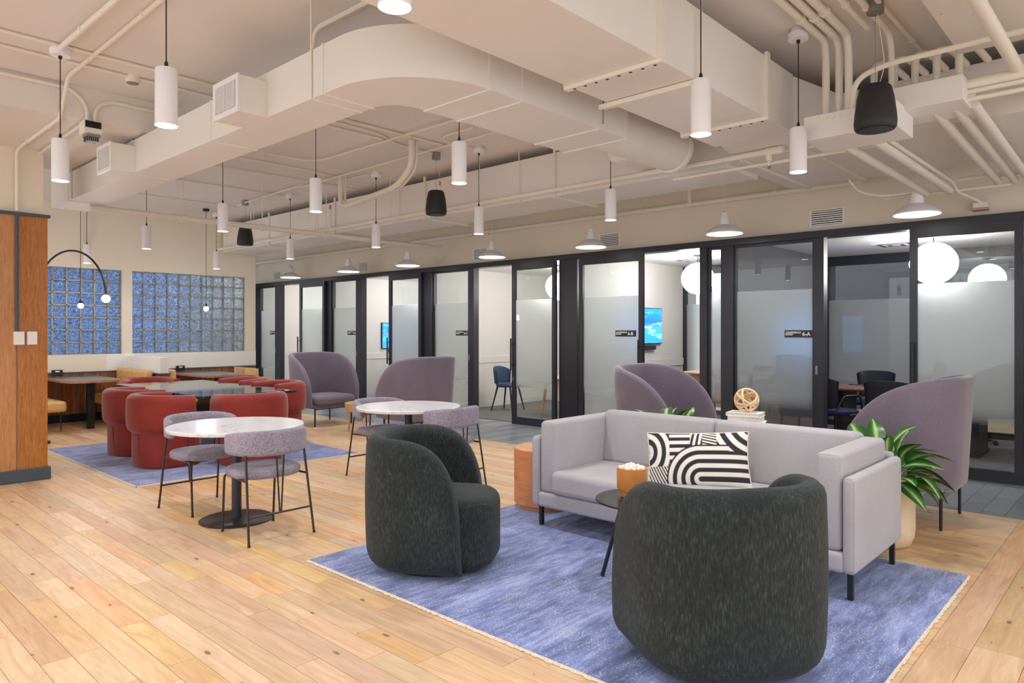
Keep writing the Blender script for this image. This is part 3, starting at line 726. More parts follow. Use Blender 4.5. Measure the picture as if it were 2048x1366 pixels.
pipe(C1, 'loop of conduit in the ceiling beyond the duct', cx_((-7.5, 2.8), (-7.45, 4.55), (-3.6, 4.56)), .011, .25, clips=1.4, cat=C1)
pipe(C1, 'ceiling conduit ending at the pendant near the black speaker', cz((-7.98, 2.8), (-7.97, 5.0), (-8.15, 5.4), (-7.6, 5.45)), .011, .2, clips=1.4, cat=C1)
pipe(C1, 'ceiling conduit beside the pair of bent pipes', cz((-8.57, 2.8), (-8.55, 5.9)), .011, clips=1.4, cat=C1)
pipe(C1, 'ceiling conduit running along the corridor duct', cx_((-8.85, 5.2), (-3.7, 5.08)), .011, clips=1.4, cat=C1)
pipe(C1, 'ceiling conduit ending above the far pendant row', cz((-9.72, 2.9), (-9.72, 5.4)), .011, clips=1.4, cat=C1)
pipe(C1, 'ceiling conduit to the farthest speaker', cx_((-10.9, 5.25), (-8.75, 5.14)), .011, clips=1.0, cat=C1)
pipe(C1, 'ceiling conduit to the middle speaker', cz((-5.9, 2.8), (-5.95, 4.4), (-6.13, 4.75), (-6.16, 5.3)), .011, .1, clips=1.2, cat=C1)
pipe(C1, 'short hooked conduit beside the steel bracket', cx_((-5.0, 4.84), (-5.55, 4.86), (-5.62, 5.45)), .011, .15, cat=C1)
pipe(C1, 'ceiling conduit over the far left booth', cz((-11.2, 2.9), (-11.2, 5.4)), .011, clips=1.4, cat=C1)
for k, dy in enumerate((0, .07)):
    pipe('bent_pipe', ('thick', 'thin')[k]+' pipe dropping from the ceiling and running back up beside the corridor duct', [(-5.92, 4.8+dy, 3.53), (-5.92, 4.8+dy, 3.25), (-6.3, 4.9+dy, 3.1), (-7.7, 5.2+dy, 3.1), (-7.95, 5.25+dy, 3.12), (-7.95, 5.25+dy, 3.53)], (.032, .018)[k], .25, cat='pipe')
p = pipe('sprinkler_pipe', 'sprinkler pipe running along the front of the corridor duct', [(-12.9, 5.8, 2.985), (-2.42, 5.8, 2.985)], .024, cat='pipe')
for x0 in (-3.2, -5.9, -7.6, -9.4, -11.5): part(rod(MB(), x0+12.9, 0, 0, .555, .007), 'hanger_rod', M['pipe'], p)
part(MB().tube([(10.45, 0, 0), (10.6, 0, 0)], .034, 10).tube([(10.48, 0, 0), (10.48, 0, -.08)], .026, 10).tube([(10.48, 0, -.08), (10.48, 0, -.12)], .012, 8), 'elbow_fitting', M['pipe'], p, True)
part(MB().tube([(10.48, 0, -.12), (10.48, 0, -.14)], .014, 8), 'sprinkler_head', M['copper'], p)
for x0 in (-6.6, -9.05):
    s_ = part(MB().tube([(x0+12.9, 0, 0), (x0+12.9, 0, .3)], .018, 8).tube([(x0+12.9, 0, .02), (x0+12.9, 0, .06)], .028, 8), 'riser', M['pipe'], p, True); part(MB().tube([(x0+12.9, 0, .3), (x0+12.9, 0, .36)], .014, 8), 'sprinkler_head', M['copper'], s_)
p = pipe('sprinkler_pipe', 'large pipe crossing from the left duct towards the offices', [(-9.0, 2.6, 2.89), (-9.0, 7.95, 2.89)], .036, cat='pipe', n=12)
for yy in (3.65, 4.7, 5.7): part(MB().tube([(0, yy-2.6-.03, 0), (0, yy-2.6+.03, 0)], .05, 10), 'coupling', M['pipe'], p, True); part(rod(MB(), 0, yy-2.6, .03, .64), 'hanger_rod', M['pipe'], p)
p = pipe('sprinkler_pipe', 'pipe running along the wall above the offices', [(-16.8, 8.1, 3.09), (-2.35, 8.1, 3.09)], .032, cat='pipe', n=12)
for x0 in (-3.3, -5.1, -6.3, -8.0, -10.0, -12.0, -14.0): part(MB().tube([(x0+16.8-.02, 0, 0), (x0+16.8+.02, 0, 0)], .042, 10), 'coupling', M['pipe'], p, True); part(rod(MB(), x0+16.8, 0, .03, .45), 'hanger_rod', M['pipe'], p)
part(MB().tube([(12.4, 0, 0), (12.4, -.02, .04), (12.4, -.03, .3)], .028, 8), 'riser', M['pipe'], p, True)
pipe('strut_channel', 'thin strut channel hanging across below the corridor duct', [(-3.35, 5.84, 2.895), (-1.45, 5.84, 2.895)], .014, cat='strut')
pipe('strut_channel', 'strut channel under the conduit ends near the right dome lamp', [(-2.05, 7.75, 2.81), (-1.0, 7.75, 2.81)], .014, cat='strut')
pipe('strut_channel', 'strut channel along the wall at the right edge', [(-1.4, 7.7, 2.9), (1.6, 7.7, 2.9)], .02, cat='strut')
# conduit boxes and fat conduits at the upper right
b = thing('conduit_box', 'long cream wireway box behind the nearest black speaker', 'wireway box', (-1.82, 4.95, 2.79))
part(MB().box(0, .58, 0, .42, 0, .165), 'body', M['duct'], b, bev=.003)
for k in range(5): part(MB().cyl((.1+.045*k, 0, 0), .016, .003, 14).xf(Matrix.Translation((0, -.001, .135)) @ Matrix.Rotation(R(90), 4, 'X')), 'knockout', M['pipe'], b, True)
b = thing('conduit_box', 'raised cream wireway box right of the nearest speaker', 'wireway box', (-1.33, 5.15, 2.93))
part(MB().box(0, .42, 0, .42, 0, .16), 'body', M['duct'], b, bev=.003)
for k, (x0, yb, r) in enumerate(((-1.72, 5.06, .026), (-1.645, 5.1, .026), (-1.57, 5.06, .026))):
    pipe('fat_conduit', ('leftmost', 'middle', 'rightmost')[k]+' of the three fat conduits bending down to the wireway box', [(x0+.02, 2.4, 3.5), (x0, yb, 3.5), (x0-.005, yb+.05, 3.4), (x0-.005, yb+.05, 2.95)], r, .12, cat=C1, clips=1.0, n=10)
pipe('fat_conduit', 'conduit running to the nearest speaker box', [(-1.42, 2.4, 3.5), (-1.44, 5.05, 3.5)], .018, cat=C1, clips=1.0)
pipe('fat_conduit', 'conduit dropping behind the nearest speaker', [(-1.36, 2.4, 3.5), (-1.35, 5.2, 3.5), (-1.35, 5.28, 3.4), (-1.35, 5.28, 3.0)], .02, .1, cat=C1, clips=1.0)
pipe('fat_conduit', 'thin conduit crossing the ceiling right of the nearest speaker', [(-1.28, 2.4, 3.51), (-1.28, 5.95, 3.51)], .014, cat=C1, clips=1.0)
for k in range(5):
    x0 = -1.5+.13*k
    pipe('fat_conduit', ('first', 'second', 'third', 'fourth', 'fifth')[k]+' of the hooked conduits behind the nearest speaker counted from the left', [(x0, 5.42, 3.0), (x0, 5.42, 3.38), (x0+.05, 5.6, 3.42), (x0+.08, 5.95, 3.4)], .024, .16, cat=C1, n=10)
pipe('fat_conduit', 'conduit curving up from the wireway box and away to the right', [(-1.52, 5.0, 2.95), (-1.5, 4.98, 3.15), (-1.3, 4.97, 3.2), (2.0, 4.97, 3.22)], .018, .14, cat=C1)
for k, (x0, z0) in enumerate(((-1.7, 2.84), (-1.5, 2.84), (-1.12, 2.87), (-1.0, 2.87), (-.9, 2.87))):
    pipe('fat_conduit', ('first', 'second', 'third', 'fourth', 'fifth')[k]+' of the sloping conduits running from the wireway boxes to the wall', [(x0, 5.4 if k > 1 else 5.3, z0+.09 if k > 1 else z0), (x0+.03, 7.72, z0-.03)], .034, cat=C1, n=12)
pipe('fat_conduit', 'big pipe crossing the top right corner', [(-.68, 2.6, 3.1), (-.64, 5.93, 3.09)], .036, cat='pipe', n=12)
pipe('fat_conduit', 'second big pipe at the top right corner edge', [(-.45, 2.6, 3.14), (-.42, 5.93, 3.13)], .03, cat='pipe', n=12)
for k in range(3): pipe('fat_conduit', ('upper', 'middle', 'lower')[k]+' of the conduits leaving the raised wireway box to the right', [(-.91, 5.3, 3.06-.05*k), (1.8, 5.3, 3.07-.05*k)], (.034, .016, .016)[k], cat=C1, n=10)
pipe(C1, 'conduit running along the sloping conduits to the fire alarm box', [(-1.45, 5.5, 2.86), (-1.42, 7.6, 2.86), (-1.42, 7.75, 2.8), (-1.3, 8.15, 2.74)], .015, .06, cat=C1)
a = thing('alarm_box', 'small cream alarm box with a red base on the wall', 'alarm box', (-1.3, 8.235, 2.66)); part(MB().box(-.06, .06, -.09, 0, .02, .08), 'housing', M['duct'], a, bev=.006); part(MB().box(-.065, .065, -.1, 0, 0, .022), 'red_base', M['pink'], a)
pipe(C1, 'cable conduit curving to the right dome lamp', [(-2.25, 7.3, 2.96), (-2.2, 7.45, 2.85), (-2.0, 7.55, 2.8), (-1.78, 7.62, 2.82)], .011, .1, cat=C1)
# junction box with heat sink, round box, bracket
j = thing('junction_box', 'junction box with black heat sink under the beam', 'junction box', (-6.68, 1.94, 3.09))
part(MB().box(-.07, .06, -.07, .07, .05, .16), 'box_shell', M['pipe'], j, bev=.003); part(MB().box(.061, .066, -.06, .06, .1, .155), 'open_face', M['dark'], j); part(MB().box(-.05, .07, -.05, .055, .025, .05), 'mount_plate', M['steel'], j); hs_ = part(MB().box(-.04, .06, -.045, .045, -.01, .025), 'heat_sink', M['black'], j)
for k in range(6): part(MB().box(.06, .066, -.04+.015*k, -.034+.015*k, -.008, .024), 'fin', M['steel'], hs_)
j = thing('junction_box', 'open round junction box on the ceiling left of the duct', 'junction box', (-6.12, 2.08, 3.54)); part(MB().lathe([(.055, -.055), (.055, 0)], 18), 'ring_shell', M['pipe'], j, True); part(MB().cyl((0, 0, -.058), .045, .004, 18), 'opening', M['steel'], j)
j = thing('ceiling_bracket', 'small steel bracket on the ceiling behind the cross duct', 'bracket', (-4.75, 4.9, 3.5)); part(MB().box(-.05, .1, -.06, .06, 0, .04), 'plate', M['steel'], j); part(MB().box(-.15, -.06, -.05, .05, -.01, .04), 'cream_box', M['pipe'], j)

# cylinder pendants on their grid
def canopy(o, zc): part(MB().lathe([(.065, zc-.075), (.068, zc-.035), (.068, zc-.03)], 20).lathe([(.048, zc-.03), (.048, zc)], 16), 'canopy', M['lampwhite'], o, True)
pb = {}
def pendant(x, y, label, zb=2.56, zc=3.54, k=1):
    o = thing('pendant_light', label, 'pendant light', (x, y, zb), group='white cylinder pendants')
    if not pb:
        pb['b'] = MB().lathe([(.05, .012), (.0555, 0), (.0555, .295), (.05, .302), (.01, .304)], 28).mesh('cylinder_shade', True); pb['b'].materials.append(M['lampwhite'])
        pb['d'] = MB().cyl((0, 0, .004), .051, .006, 24).mesh('diffuser'); pb['d'].materials.append(M['lamp_on'])
        pb['g'] = MB().lathe([(.008, .3), (.011, .31), (.009, .335), (.004, .345)], 12).mesh('cord_grip', True); pb['g'].materials.append(M['cord'])
    b_ = link('cylinder_shade', pb['b'], None, o); e = b_.modifiers.new('edges', 'EDGE_SPLIT'); e.split_angle = R(42)
    link('diffuser', pb['d'], None, o); link('cord_grip', pb['g'], None, o)
    part(MB().tube([(0, 0, .33), (0, 0, zc-zb-.06)], .0035, 6), 'cord', M['cord'], o); canopy(o, zc-zb)
    part(MB().lathe([(.012, zc-zb-.095), (.012, zc-zb-.075)], 10), 'cord_nut', M['cord'], o)
    lamp('SPOT', 'pendant_lamp', o, (0, 0, -.004), PEND_W*k, rad=.05, spot_size=R(150), spot_blend=.9)
G = [(-5.85, 1.5, 'leftmost pendant, in front of the beam'), (-3.87, 1.48, 'large pendant in front of the duct vent box'), (-1.89, 1.46, 'pendant cut by the top edge beside the trunk duct'),
     (-5.65, 3.47, 'pendant below the duct, right of its second vent'), (-7.5, 3.46, 'pendant above the marble table, left of centre'), (-9.83, 3.51, 'pendant between the two glass block panels'), (-12.6, 3.6, 'pendant behind the arc lamp'),
     (-12.08, 5.46, 'pendant in front of the right glass block panel'), (-9.6, 5.46, 'far pendant above the first dome lamp'), (-7.47, 5.47, 'pendant left of the middle speaker'), (-3.79, 3.52, 'pendant right beside the middle speaker'),
     (-5.6, 5.5, 'pendant behind the middle speaker'), (-3.96, 5.7, 'pendant under the round duct'), (-1.87, 3.56, 'large pendant in front of the trunk duct'), (-1.82, 4.85, 'pendant left of the nearest speaker')]
for x, y, t in G: pendant(x, y, 'white cylinder ' + t, k=.3 if x < -11 else 1)
for x, y, t in ((.1, 1.47, 'right of the viewer'), (.1, 3.5, 'in the right foreground outside the view'), (.1, -.6, 'behind the viewer on the right'), (-1.9, -.6, 'behind the viewer'), (-3.9, -.6, 'behind the viewer on the left'), (-5.85, -.6, 'far behind the viewer on the left'), (2.0, 1.47, 'far right of the viewer'), (2.0, 3.5, 'at the far right near the offices')):
    pendant(x, y, 'white cylinder pendant ' + t)
# dome lamps along the corridor
def dome(x, y, label, zb=2.6):
    o = thing('dome_lamp', label, 'dome lamp', (x, y, zb), group='white dome pendants')
    prof = [(.21, 0), (.212, .01), (.195, .03), (.16, .06), (.115, .085), (.085, .097), (.062, .105), (.06, .165), (.051, .168), (.05, .205), (.04, .208), (.037, .25), (.014, .265)]
    part(MB().lathe(prof, 32), 'dome_shade', M['lampwhite'], o, True)
    part(MB().lathe([(.2, -.003), (.2, -.001)], 32), 'lit_inside', M['dome_on'], o)
    part(MB().tube([(0, 0, .26), (0, 0, 3.54-zb-.02)], .004, 6), 'cord', M['pipe'], o); part(MB().lathe([(.06, 3.54-zb-.03), (.06, 3.54-zb)], 18), 'canopy', M['pipe'], o, True)
    lamp('SPOT', 'dome_bulb', o, (0, 0, -.02), DOME_W, rad=.16, spot_size=R(160), spot_blend=.8)
for x, t in ((-1.73, 'in front of room 6-A at the right'), (-3.71, 'above the post between rooms 6-B and 6-A'), (-5.62, 'above the 6-B door'), (-7.48, 'above the 6-C opening'), (-9.51, 'above the post left of the 6-C sign'), (-11.29, 'above the 6-D sign'), (-13.4, 'below the far pendant near the glass blocks'), (-15.6, 'at the corridor end behind the glass block wall')):
    dome(x, 7.63, 'white dome lamp ' + t)
# speakers
def speaker(x, y, z, label):
    o = thing('pendant_speaker', label, 'speaker', (x, y, z), group='black pendant speakers')
    part(MB().lathe([(.075, .006), (.11, .0), (.12, .012), (.123, .05), (.118, .11), (.106, .2), (.091, .262), (.078, .275)], 28), 'cabinet', M['speaker'], o, True)
    part(MB().lathe([(.1, -.003), (.1, .004)], 24), 'driver_grille', M['black'], o)
    part(MB().tube([(0, 0, .27), (0, 0, 3.5-z)], .002, 5), 'suspension_wire', M['steel'], o); part(MB().tube([(.02, 0, .27), (.05, .02, .4), (.01, .01, 3.46-z)], .002, 5, .05), 'signal_wire', M['pipe'], o)
    part(MB().lathe([(.05, 3.46-z), (.05, 3.54-z)], 16), 'ceiling_box', M['steel'], o, True)
speaker(-1.31, 4.76, 2.73, 'black pendant speaker in the upper right'); speaker(-6.15, 5.35, 2.82, 'black pendant speaker near the centre'); speaker(-10.6, 5.25, 2.83, 'black pendant speaker at the left near the glass blocks')
# bare bulbs over the booths and the arc lamp
for x, y, t in ((-11.84, 3.3, 'left'), (-11.83, 5.17, 'right')):
    o = thing('bulb_pendant', 'bare bulb on a long black cord before the %s glass block panel' % t, 'pendant light', (x, y, 1.82), group='bare bulb pendants')
    part(MB().sphere((0, 0, .035), .038, 16, 10), 'bulb', M['bulb'], o, True); part(MB().lathe([(.018, .06), (.02, .1), (.008, .12)], 12), 'socket', M['black'], o, True)
    part(MB().tube([(0, 0, .11), (0, 0, 1.7)], .004, 6), 'cord', M['cord'], o); part(MB().lathe([(.05, 1.68), (.05, 1.72)], 16), 'canopy', M['black'], o, True); lamp('POINT', 'bulb_lamp', o, (0, 0, -.02), 12, rad=.04)
o = thing('arc_lamp', 'black arched floor lamp with a bare bulb behind the column', 'floor lamp', (-10.78, 2.5, 0))
ax = Vector((.66, .64, 0)).normalized(); pts = [(0, 0, .03), (0, 0, 1.4), (0, 0, 1.9)]
for k in range(1, 17):
    a = math.pi*(1-k/17); q = ax*(.445+.445*math.cos(a)); pts.append((q.x, q.y, 1.93+.6*math.sin(a)))
e = ax*.89; pts.append((e.x, e.y, 1.95))
part(MB().tube(pts, .013, 10), 'arched_stem', M['black'], o, True); part(MB().lathe([(.15, 0), (.15, .025), (.02, .03)], 28), 'base', M['black'], o, True)
part(MB().sphere((e.x, e.y, 1.9), .05, 18, 12), 'bulb', M['bulb'], o, True); lamp('POINT', 'arc_bulb', o, (e.x, e.y, 1.83), 14, rad=.05)
# switch boxes on the column
for y0, t in ((1.735, 'left'), (1.845, 'right')):
    o = thing('switch_box', '%s white switch box on the wood clad column' % t, 'switch', (-8.15, y0, 1.405), group='switch boxes'); part(MB().box(0, .05 if t == 'left' else .03, -.043, .043, -.065, .065), 'cover', M['plastic'], o, bev=.006)
    part(MB().box(.0, .032 if t == 'right' else .052, -.018, .018, -.035, .035), 'rocker', M['plastic'], o, bev=.002)
# ---------------------------------------------------------------- rugs
def rug(x0, x1, y0, y1, label):
    o = thing('area_rug', label, 'rug', ((x0+x1)/2, (y0+y1)/2, .0), group='blue distressed rugs'); a, b = (x1-x0)/2, (y1-y0)/2
    part(MB().rbox(-a, a, -b, b, .001, .013, .005, 2, 6), 'pile', M['rug'], o, True, True)
    def edge(p, q, nrm):
        mb = MB(); L_ = math.dist(p, q); n = int(L_/.012); v = []; f = []
        for i in range(n+1):
            t = i/n; e = random.uniform(.004, .015); x, y = p[0]+(q[0]-p[0])*t, p[1]+(q[1]-p[1])*t
            v += [(x-nrm[0]*.006, y-nrm[1]*.006, .012), (x+nrm[0]*e*.5, y+nrm[1]*e*.5, .0115), (x+nrm[0]*e, y+nrm[1]*e, .002)]
        for i in range(n): f += [(i*3, i*3+1, i*3+4, i*3+3), (i*3+1, i*3+2, i*3+5, i*3+4)]
        o2 = part(mb.add(v, f), 'fringe', M['fringe'], o); o2['kind'] = 'stuff'
    edge((-a, -b), (a, -b), (0, -1)); edge((a, -b), (a, b), (1, 0)); edge((a, b), (-a, b), (0, 1)); edge((-a, b), (-a, -b), (-1, 0))
rug(-4.0, -.84, 2.40, 4.93, 'blue distressed rug under the grey sofa'); rug(-10.14, -7.08, 2.44, 4.93, 'blue distressed rug under the black marble table')
RZ = .013
# ---------------------------------------------------------------- sofa
s = thing('sofa', 'light grey two cushion sofa on thin black legs', 'sofa', (-2.335, 4.42, RZ))
hw = 1.145
part(MB().rbox(-hw+.06, hw-.06, -.45, .47, .15, .262, .025, 3, 4), 'base_frame', M['sofa'], s, True, True)
for k in (-1, 1):
    a, b = sorted((k*hw, k*(hw-.07))); part(MB().rbox(a, b, -.45, .47, .15, .675, .03, 3, 4), 'arm_panel', M['sofa'], s, True, True)
    a, b = sorted((k*(hw-.075), k*(hw-.215))); part(MB().rbox(a, b, -.435, .40, .262, .79, .03, 3, 5, bside=.008), 'arm_cushion', M['sofa'], s, True, True)
part(MB().rbox(-hw+.04, hw-.04, .40, .47, .2, .70, .025, 3, 4), 'back_panel', M['sofa'], s, True, True)
part(MB().rbox(-.945, .945, -.475, .2, .262, .435, .045, 4, 6, bulge=.02), 'seat_cushion', M['sofa'], s, True, True)
for k in (-1, 1):
    a, b = sorted((k*.004, k*.945)); m = MB().rbox(a, b, -.11, .11, 0, .42, .04, 4, 6, bside=.012); m.xf(Matrix.Translation((0, .275, .405)) @ Matrix.Rotation(R(-6), 4, 'X')); part(m, 'back_cushion', M['sofa'], s, True, True)
for x in (-1, 1):
    for y in (-.38, .42): part(MB().box(x*1.1-.014, x*1.1+.014, y-.014, y+.014, -.002, .155), 'leg', M['black'], s)
    part(MB().box(x*1.1-.012, x*1.1+.012, -.38, .42, .132, .152), 'leg_rail', M['black'], s)
def piping(x0, x1, z0, z1, y, r, par):
    q = .0088; x0 += q; x1 -= q; z0 += q; z1 -= q; r -= q; P = []
    for cx_, cz_, a0 in ((x1-r, z1-r, 0), (x0+r, z1-r, 90), (x0+r, z0+r, 180), (x1-r, z0+r, 270)):
        for k in range(5): a = R(a0+22.5*k); P.append((cx_+r*math.cos(a), y, cz_+r*math.sin(a)))
    part(MB().tube(P, .0028, 5, closed=True), 'piping', M['sofa'], par, True)
for ch in list(s.children):
    if ch.name.startswith('arm_cushion'):
        xs = [v_.co.x for v_ in ch.data.vertices]; piping(min(xs)+.008, max(xs)-.008, .262, .79, -.435+.0088, .03, ch)
    if ch.name.startswith('arm_panel'):
        xs = [v_.co.x for v_ in ch.data.vertices]; piping(min(xs), max(xs), .15, .675, -.45+.0088, .03, ch)
# pillow with a printed stripe pattern
def pillow_col(u, v):
    x, y = u*1.85, v
    def st(d, p, o=0): return ((d+o) % p) < p*.5
    d = math.hypot(min(0, x-.98), y-.12)
    if x > .98: d = abs(y-.12)
    if y < .12 and x > .98: return st(d, .155, .03)
    if d < .62 and x > .36 and not (x > 1.5 and y > .62): return st(d, .155, .03)
    d2 = math.hypot(x-.02, min(0, y-.55)) if y < .55 else math.hypot(x-.02, y-.62)
    if x < .42: 
        return st(math.hypot(x+.02, (y-.62)*.8), .17, .05) if y > .35 else st(x*.9+y*.5, .05)
    if x > 1.28: return st(math.hypot(x-1.95, y-1.15), .2, .06)
    if x < .8: return st(y, .14, .02)
    if x < 1.02: return st(x*.8-y*.15, .075)
    return st(y+x*.25, .06)
pw, ph, pt = .66, .37, .12; NX, NY = 230, 130; v = []; f = []; fb = []
def pz(u, w): return pt/2*(max(0, 1-abs(2*u-1)**2.6)*max(0, 1-abs(2*w-1)**2.6))**.5
def pxy(u, w):
    k = 1-.045*(1-(2*w-1)**2)*abs(2*u-1)**3; q = 1-.06*(1-(2*u-1)**2)*abs(2*w-1)**3
    return (u-.5)*pw*k, (w-.5)*ph*q
for j in range(NY+1):
    for i in range(NX+1):
        a, b = pxy(i/NX, j/NY); v.append((a, -pz(i/NX, j/NY), b))
for j in range(NY):
    for i in range(NX): f.append((j*(NX+1)+i, j*(NX+1)+i+1, (j+1)*(NX+1)+i+1, (j+1)*(NX+1)+i))
pil = thing('lumbar_pillow', 'white lumbar pillow with black arched stripes on the sofa', 'pillow', (-2.26, 4.26, RZ+.605)); pil.rotation_euler = (R(-22), R(-3), R(26))
me = MB().add(v, f).mesh('printed_front', True)
ca_ = me.color_attributes.new('print', 'FLOAT_COLOR', 'POINT'); dk, lt = lin(42, 42, 52), lin(232, 228, 218)
for j in range(NY+1):
    for i in range(NX+1):
        n_ = sum(pillow_col((i+a)/NX, (j+b)/NY) for a, b in ((0, 0), (.33, .33), (-.33, .33), (.33, -.33), (-.33, -.33)))/5
        ca_.data[j*(NX+1)+i].color = tuple(dk[k]*n_+lt[k]*(1-n_) for k in range(3)) + (1,)
t = NT('pillow_print'); at = t.n('ShaderNodeAttribute', attribute_name='print'); wv = t.noise(t.pos('object'), 160, 2); t.bump(wv, .5, .004); M['print'] = t.done(at.outputs['Color'], .9)
link('printed_front', me, M['print'], pil)
v = []; f = []; NX2, NY2 = 30, 18
for j in range(NY2+1):
    for i in range(NX2+1): a, b = pxy(i/NX2, j/NY2); v.append((a, pz(i/NX2, j/NY2), b))
for j in range(NY2):
    for i in range(NX2): f.append((j*(NX2+1)+i, (j+1)*(NX2+1)+i, (j+1)*(NX2+1)+i+1, j*(NX2+1)+i+1))
link('plain_back', MB().add(v, f).mesh('plain_back', True), M['pillow_edge'], pil)
pts = [(pxy(i/40, 0)[0], 0, pxy(i/40, 0)[1]) for i in range(41)] + [(pxy(1, i/24)[0], 0, pxy(1, i/24)[1]) for i in range(1, 25)] + [(pxy(1-i/40, 1)[0], 0, pxy(1-i/40, 1)[1]) for i in range(1, 41)] + [(pxy(0, 1-i/24)[0], 0, pxy(0, 1-i/24)[1]) for i in range(1, 24)]
part(MB().tube(pts, .005, 6, closed=True), 'piping', M['pillow_edge'], pil, True)

# ---------------------------------------------------------------- green swivel chairs
def green_chair(loc, rz, label):
    o = thing('swivel_chair', label, 'armchair', loc, rz, 'dark green barrel chairs')
    def zt(s):
        u = abs(s); s0 = .48
        return .832-.03*u*u if u < s0 else .03+(.802-.03*s0*s0)*(1-((u-s0)/(1-s0))**3.2)**(1/3.2)
    part(shell(uplan(.41, .40, .24, 2.7, 60), .115, lambda s: .025, zt, flare=.006, kw=26, belly=.012, foot=.06, fh=.13), 'wrap_back', M['green'], o, True)
    part(sprism(.31, .28, .40, .03, .455, .07, 2.8, 56, .035, 3.0), 'seat', M['green'], o, True)
    part(MB().lathe([(.27, 0), (.27, .03)], 36), 'swivel_base', M['black'], o, True)
    return o
gc = green_chair((-3.36, 2.92, RZ), R(34), 'dark green chenille barrel chair left of the coffee table')
dup(gc, (-1.46, 2.93, RZ), R(146), 'dark green chenille barrel chair in the right foreground')
# ---------------------------------------------------------------- mauve high back chairs
def mauve(loc, rz, label):
    o = thing('lounge_chair', label, 'armchair', loc, rz, 'mauve high back chairs')
    def zt(s):
        u = abs(s); s0 = .16
        return 1.135 if u < s0 else .36+.775*(1-((u-s0)/(1-s0))**2.35)**(1/2.35)
    part(shell(uplan(.455, .40, .36, 3.0, 56), .075, lambda s: .275+.02*s*s, zt, flare=.055, kw=10), 'high_back', M['purple'], o, True)
    part(MB().rbox(-.33, .33, -.385, .385, .275, .345, .03, 3, 4), 'seat_base', M['purple'], o, True, True)
    part(MB().rbox(-.29, .40, -.365, .365, .335, .465, .055, 4, 5, bulge=.025), 'seat_cushion', M['purple'], o, True, True)
    for x in (-.31, .31):
        for y in (-.33, .33): part(MB().tube([(x, y, 0), (x, y, .31)], .012, 8), 'leg', M['black'], o, True)
        part(MB().tube([(x, -.33, .265), (x, .33, .265)], .009, 6), 'leg_bar', M['black'], o)
    return o
ma = mauve((-9.86, 6.18, 0), 0, 'mauve velvet high back chair facing the tray table, seat visible')
dup(ma, (-7.52, 6.2, 0), R(180), 'mauve velvet high back chair with its back turned, behind the rear round table'); dup(ma, (-3.66, 6.22, 0), R(0), 'mauve velvet high back chair behind the grey sofa'); dup(ma, (-1.5, 6.27, 0), R(180), 'mauve velvet high back chair beside the potted plant at the right')
# ---------------------------------------------------------------- rust velvet chairs and black marble table
def red_chair(loc, rz, label):
    o = thing('velvet_chair', label, 'chair', loc, rz, 'rust velvet tub chairs')
    part(shell(uplan(.385, .385, .17, 2.3, 48), .13, lambda s: .37, lambda s: .785-.02*abs(s)**2, kw=6, belly=.012), 'wrap_back', M['red'], o, True)
    part(sprism(.335, .335, .30, .0, .40, .03, 2.5, 48, 0, 3.2), 'pedestal', M['red'], o, True)
    part(sprism(.29, .28, .33, .38, .475, .045, 2.6, 40, .02, 3), 'seat', M['red'], o, True)
    part(MB().tube([(-.32, -.1, .01), (-.338, -.1, .36)], .004, 6), 'seam', M['red'], o)
    return o
rc = red_chair((-8.05, 3.09, RZ), R(90), 'rust velvet tub chair at the near side, closest to the front')
dup(rc, (-9.05, 3.16, RZ), R(90), 'rust velvet tub chair at the near side, farther left'); dup(rc, (-7.52, 3.78, RZ), R(180), 'rust velvet tub chair at the table end behind the round table')
dup(rc, (-8.85, 4.80, RZ), R(-90), 'rust velvet tub chair at the far side, right one'); dup(rc, (-9.85, 4.80, RZ), R(-90), 'rust velvet tub chair at the far side, left one'); dup(rc, (-11.0, 3.98, 0), 0, 'rust velvet tub chair at the far table end')
t_ = thing('marble_table', 'long black marble table with pale veins', 'table', (-9.24, 3.975, RZ))
part(MB().box(-1.36, 1.36, -.605, .605, .70, .728), 'tabletop', M['marble_b'], t_, bev=.003)
for x in (-.95, .95):
    for y in (-.2, .2): part(MB().lathe([(.05, .02), (.05, .70)], 20, (x, y, 0)), 'leg', M['black'], t_, True)
    part(MB().box(x-.08, x+.08, -.3, .3, 0, .025), 'foot', M['black'], t_, bev=.004)
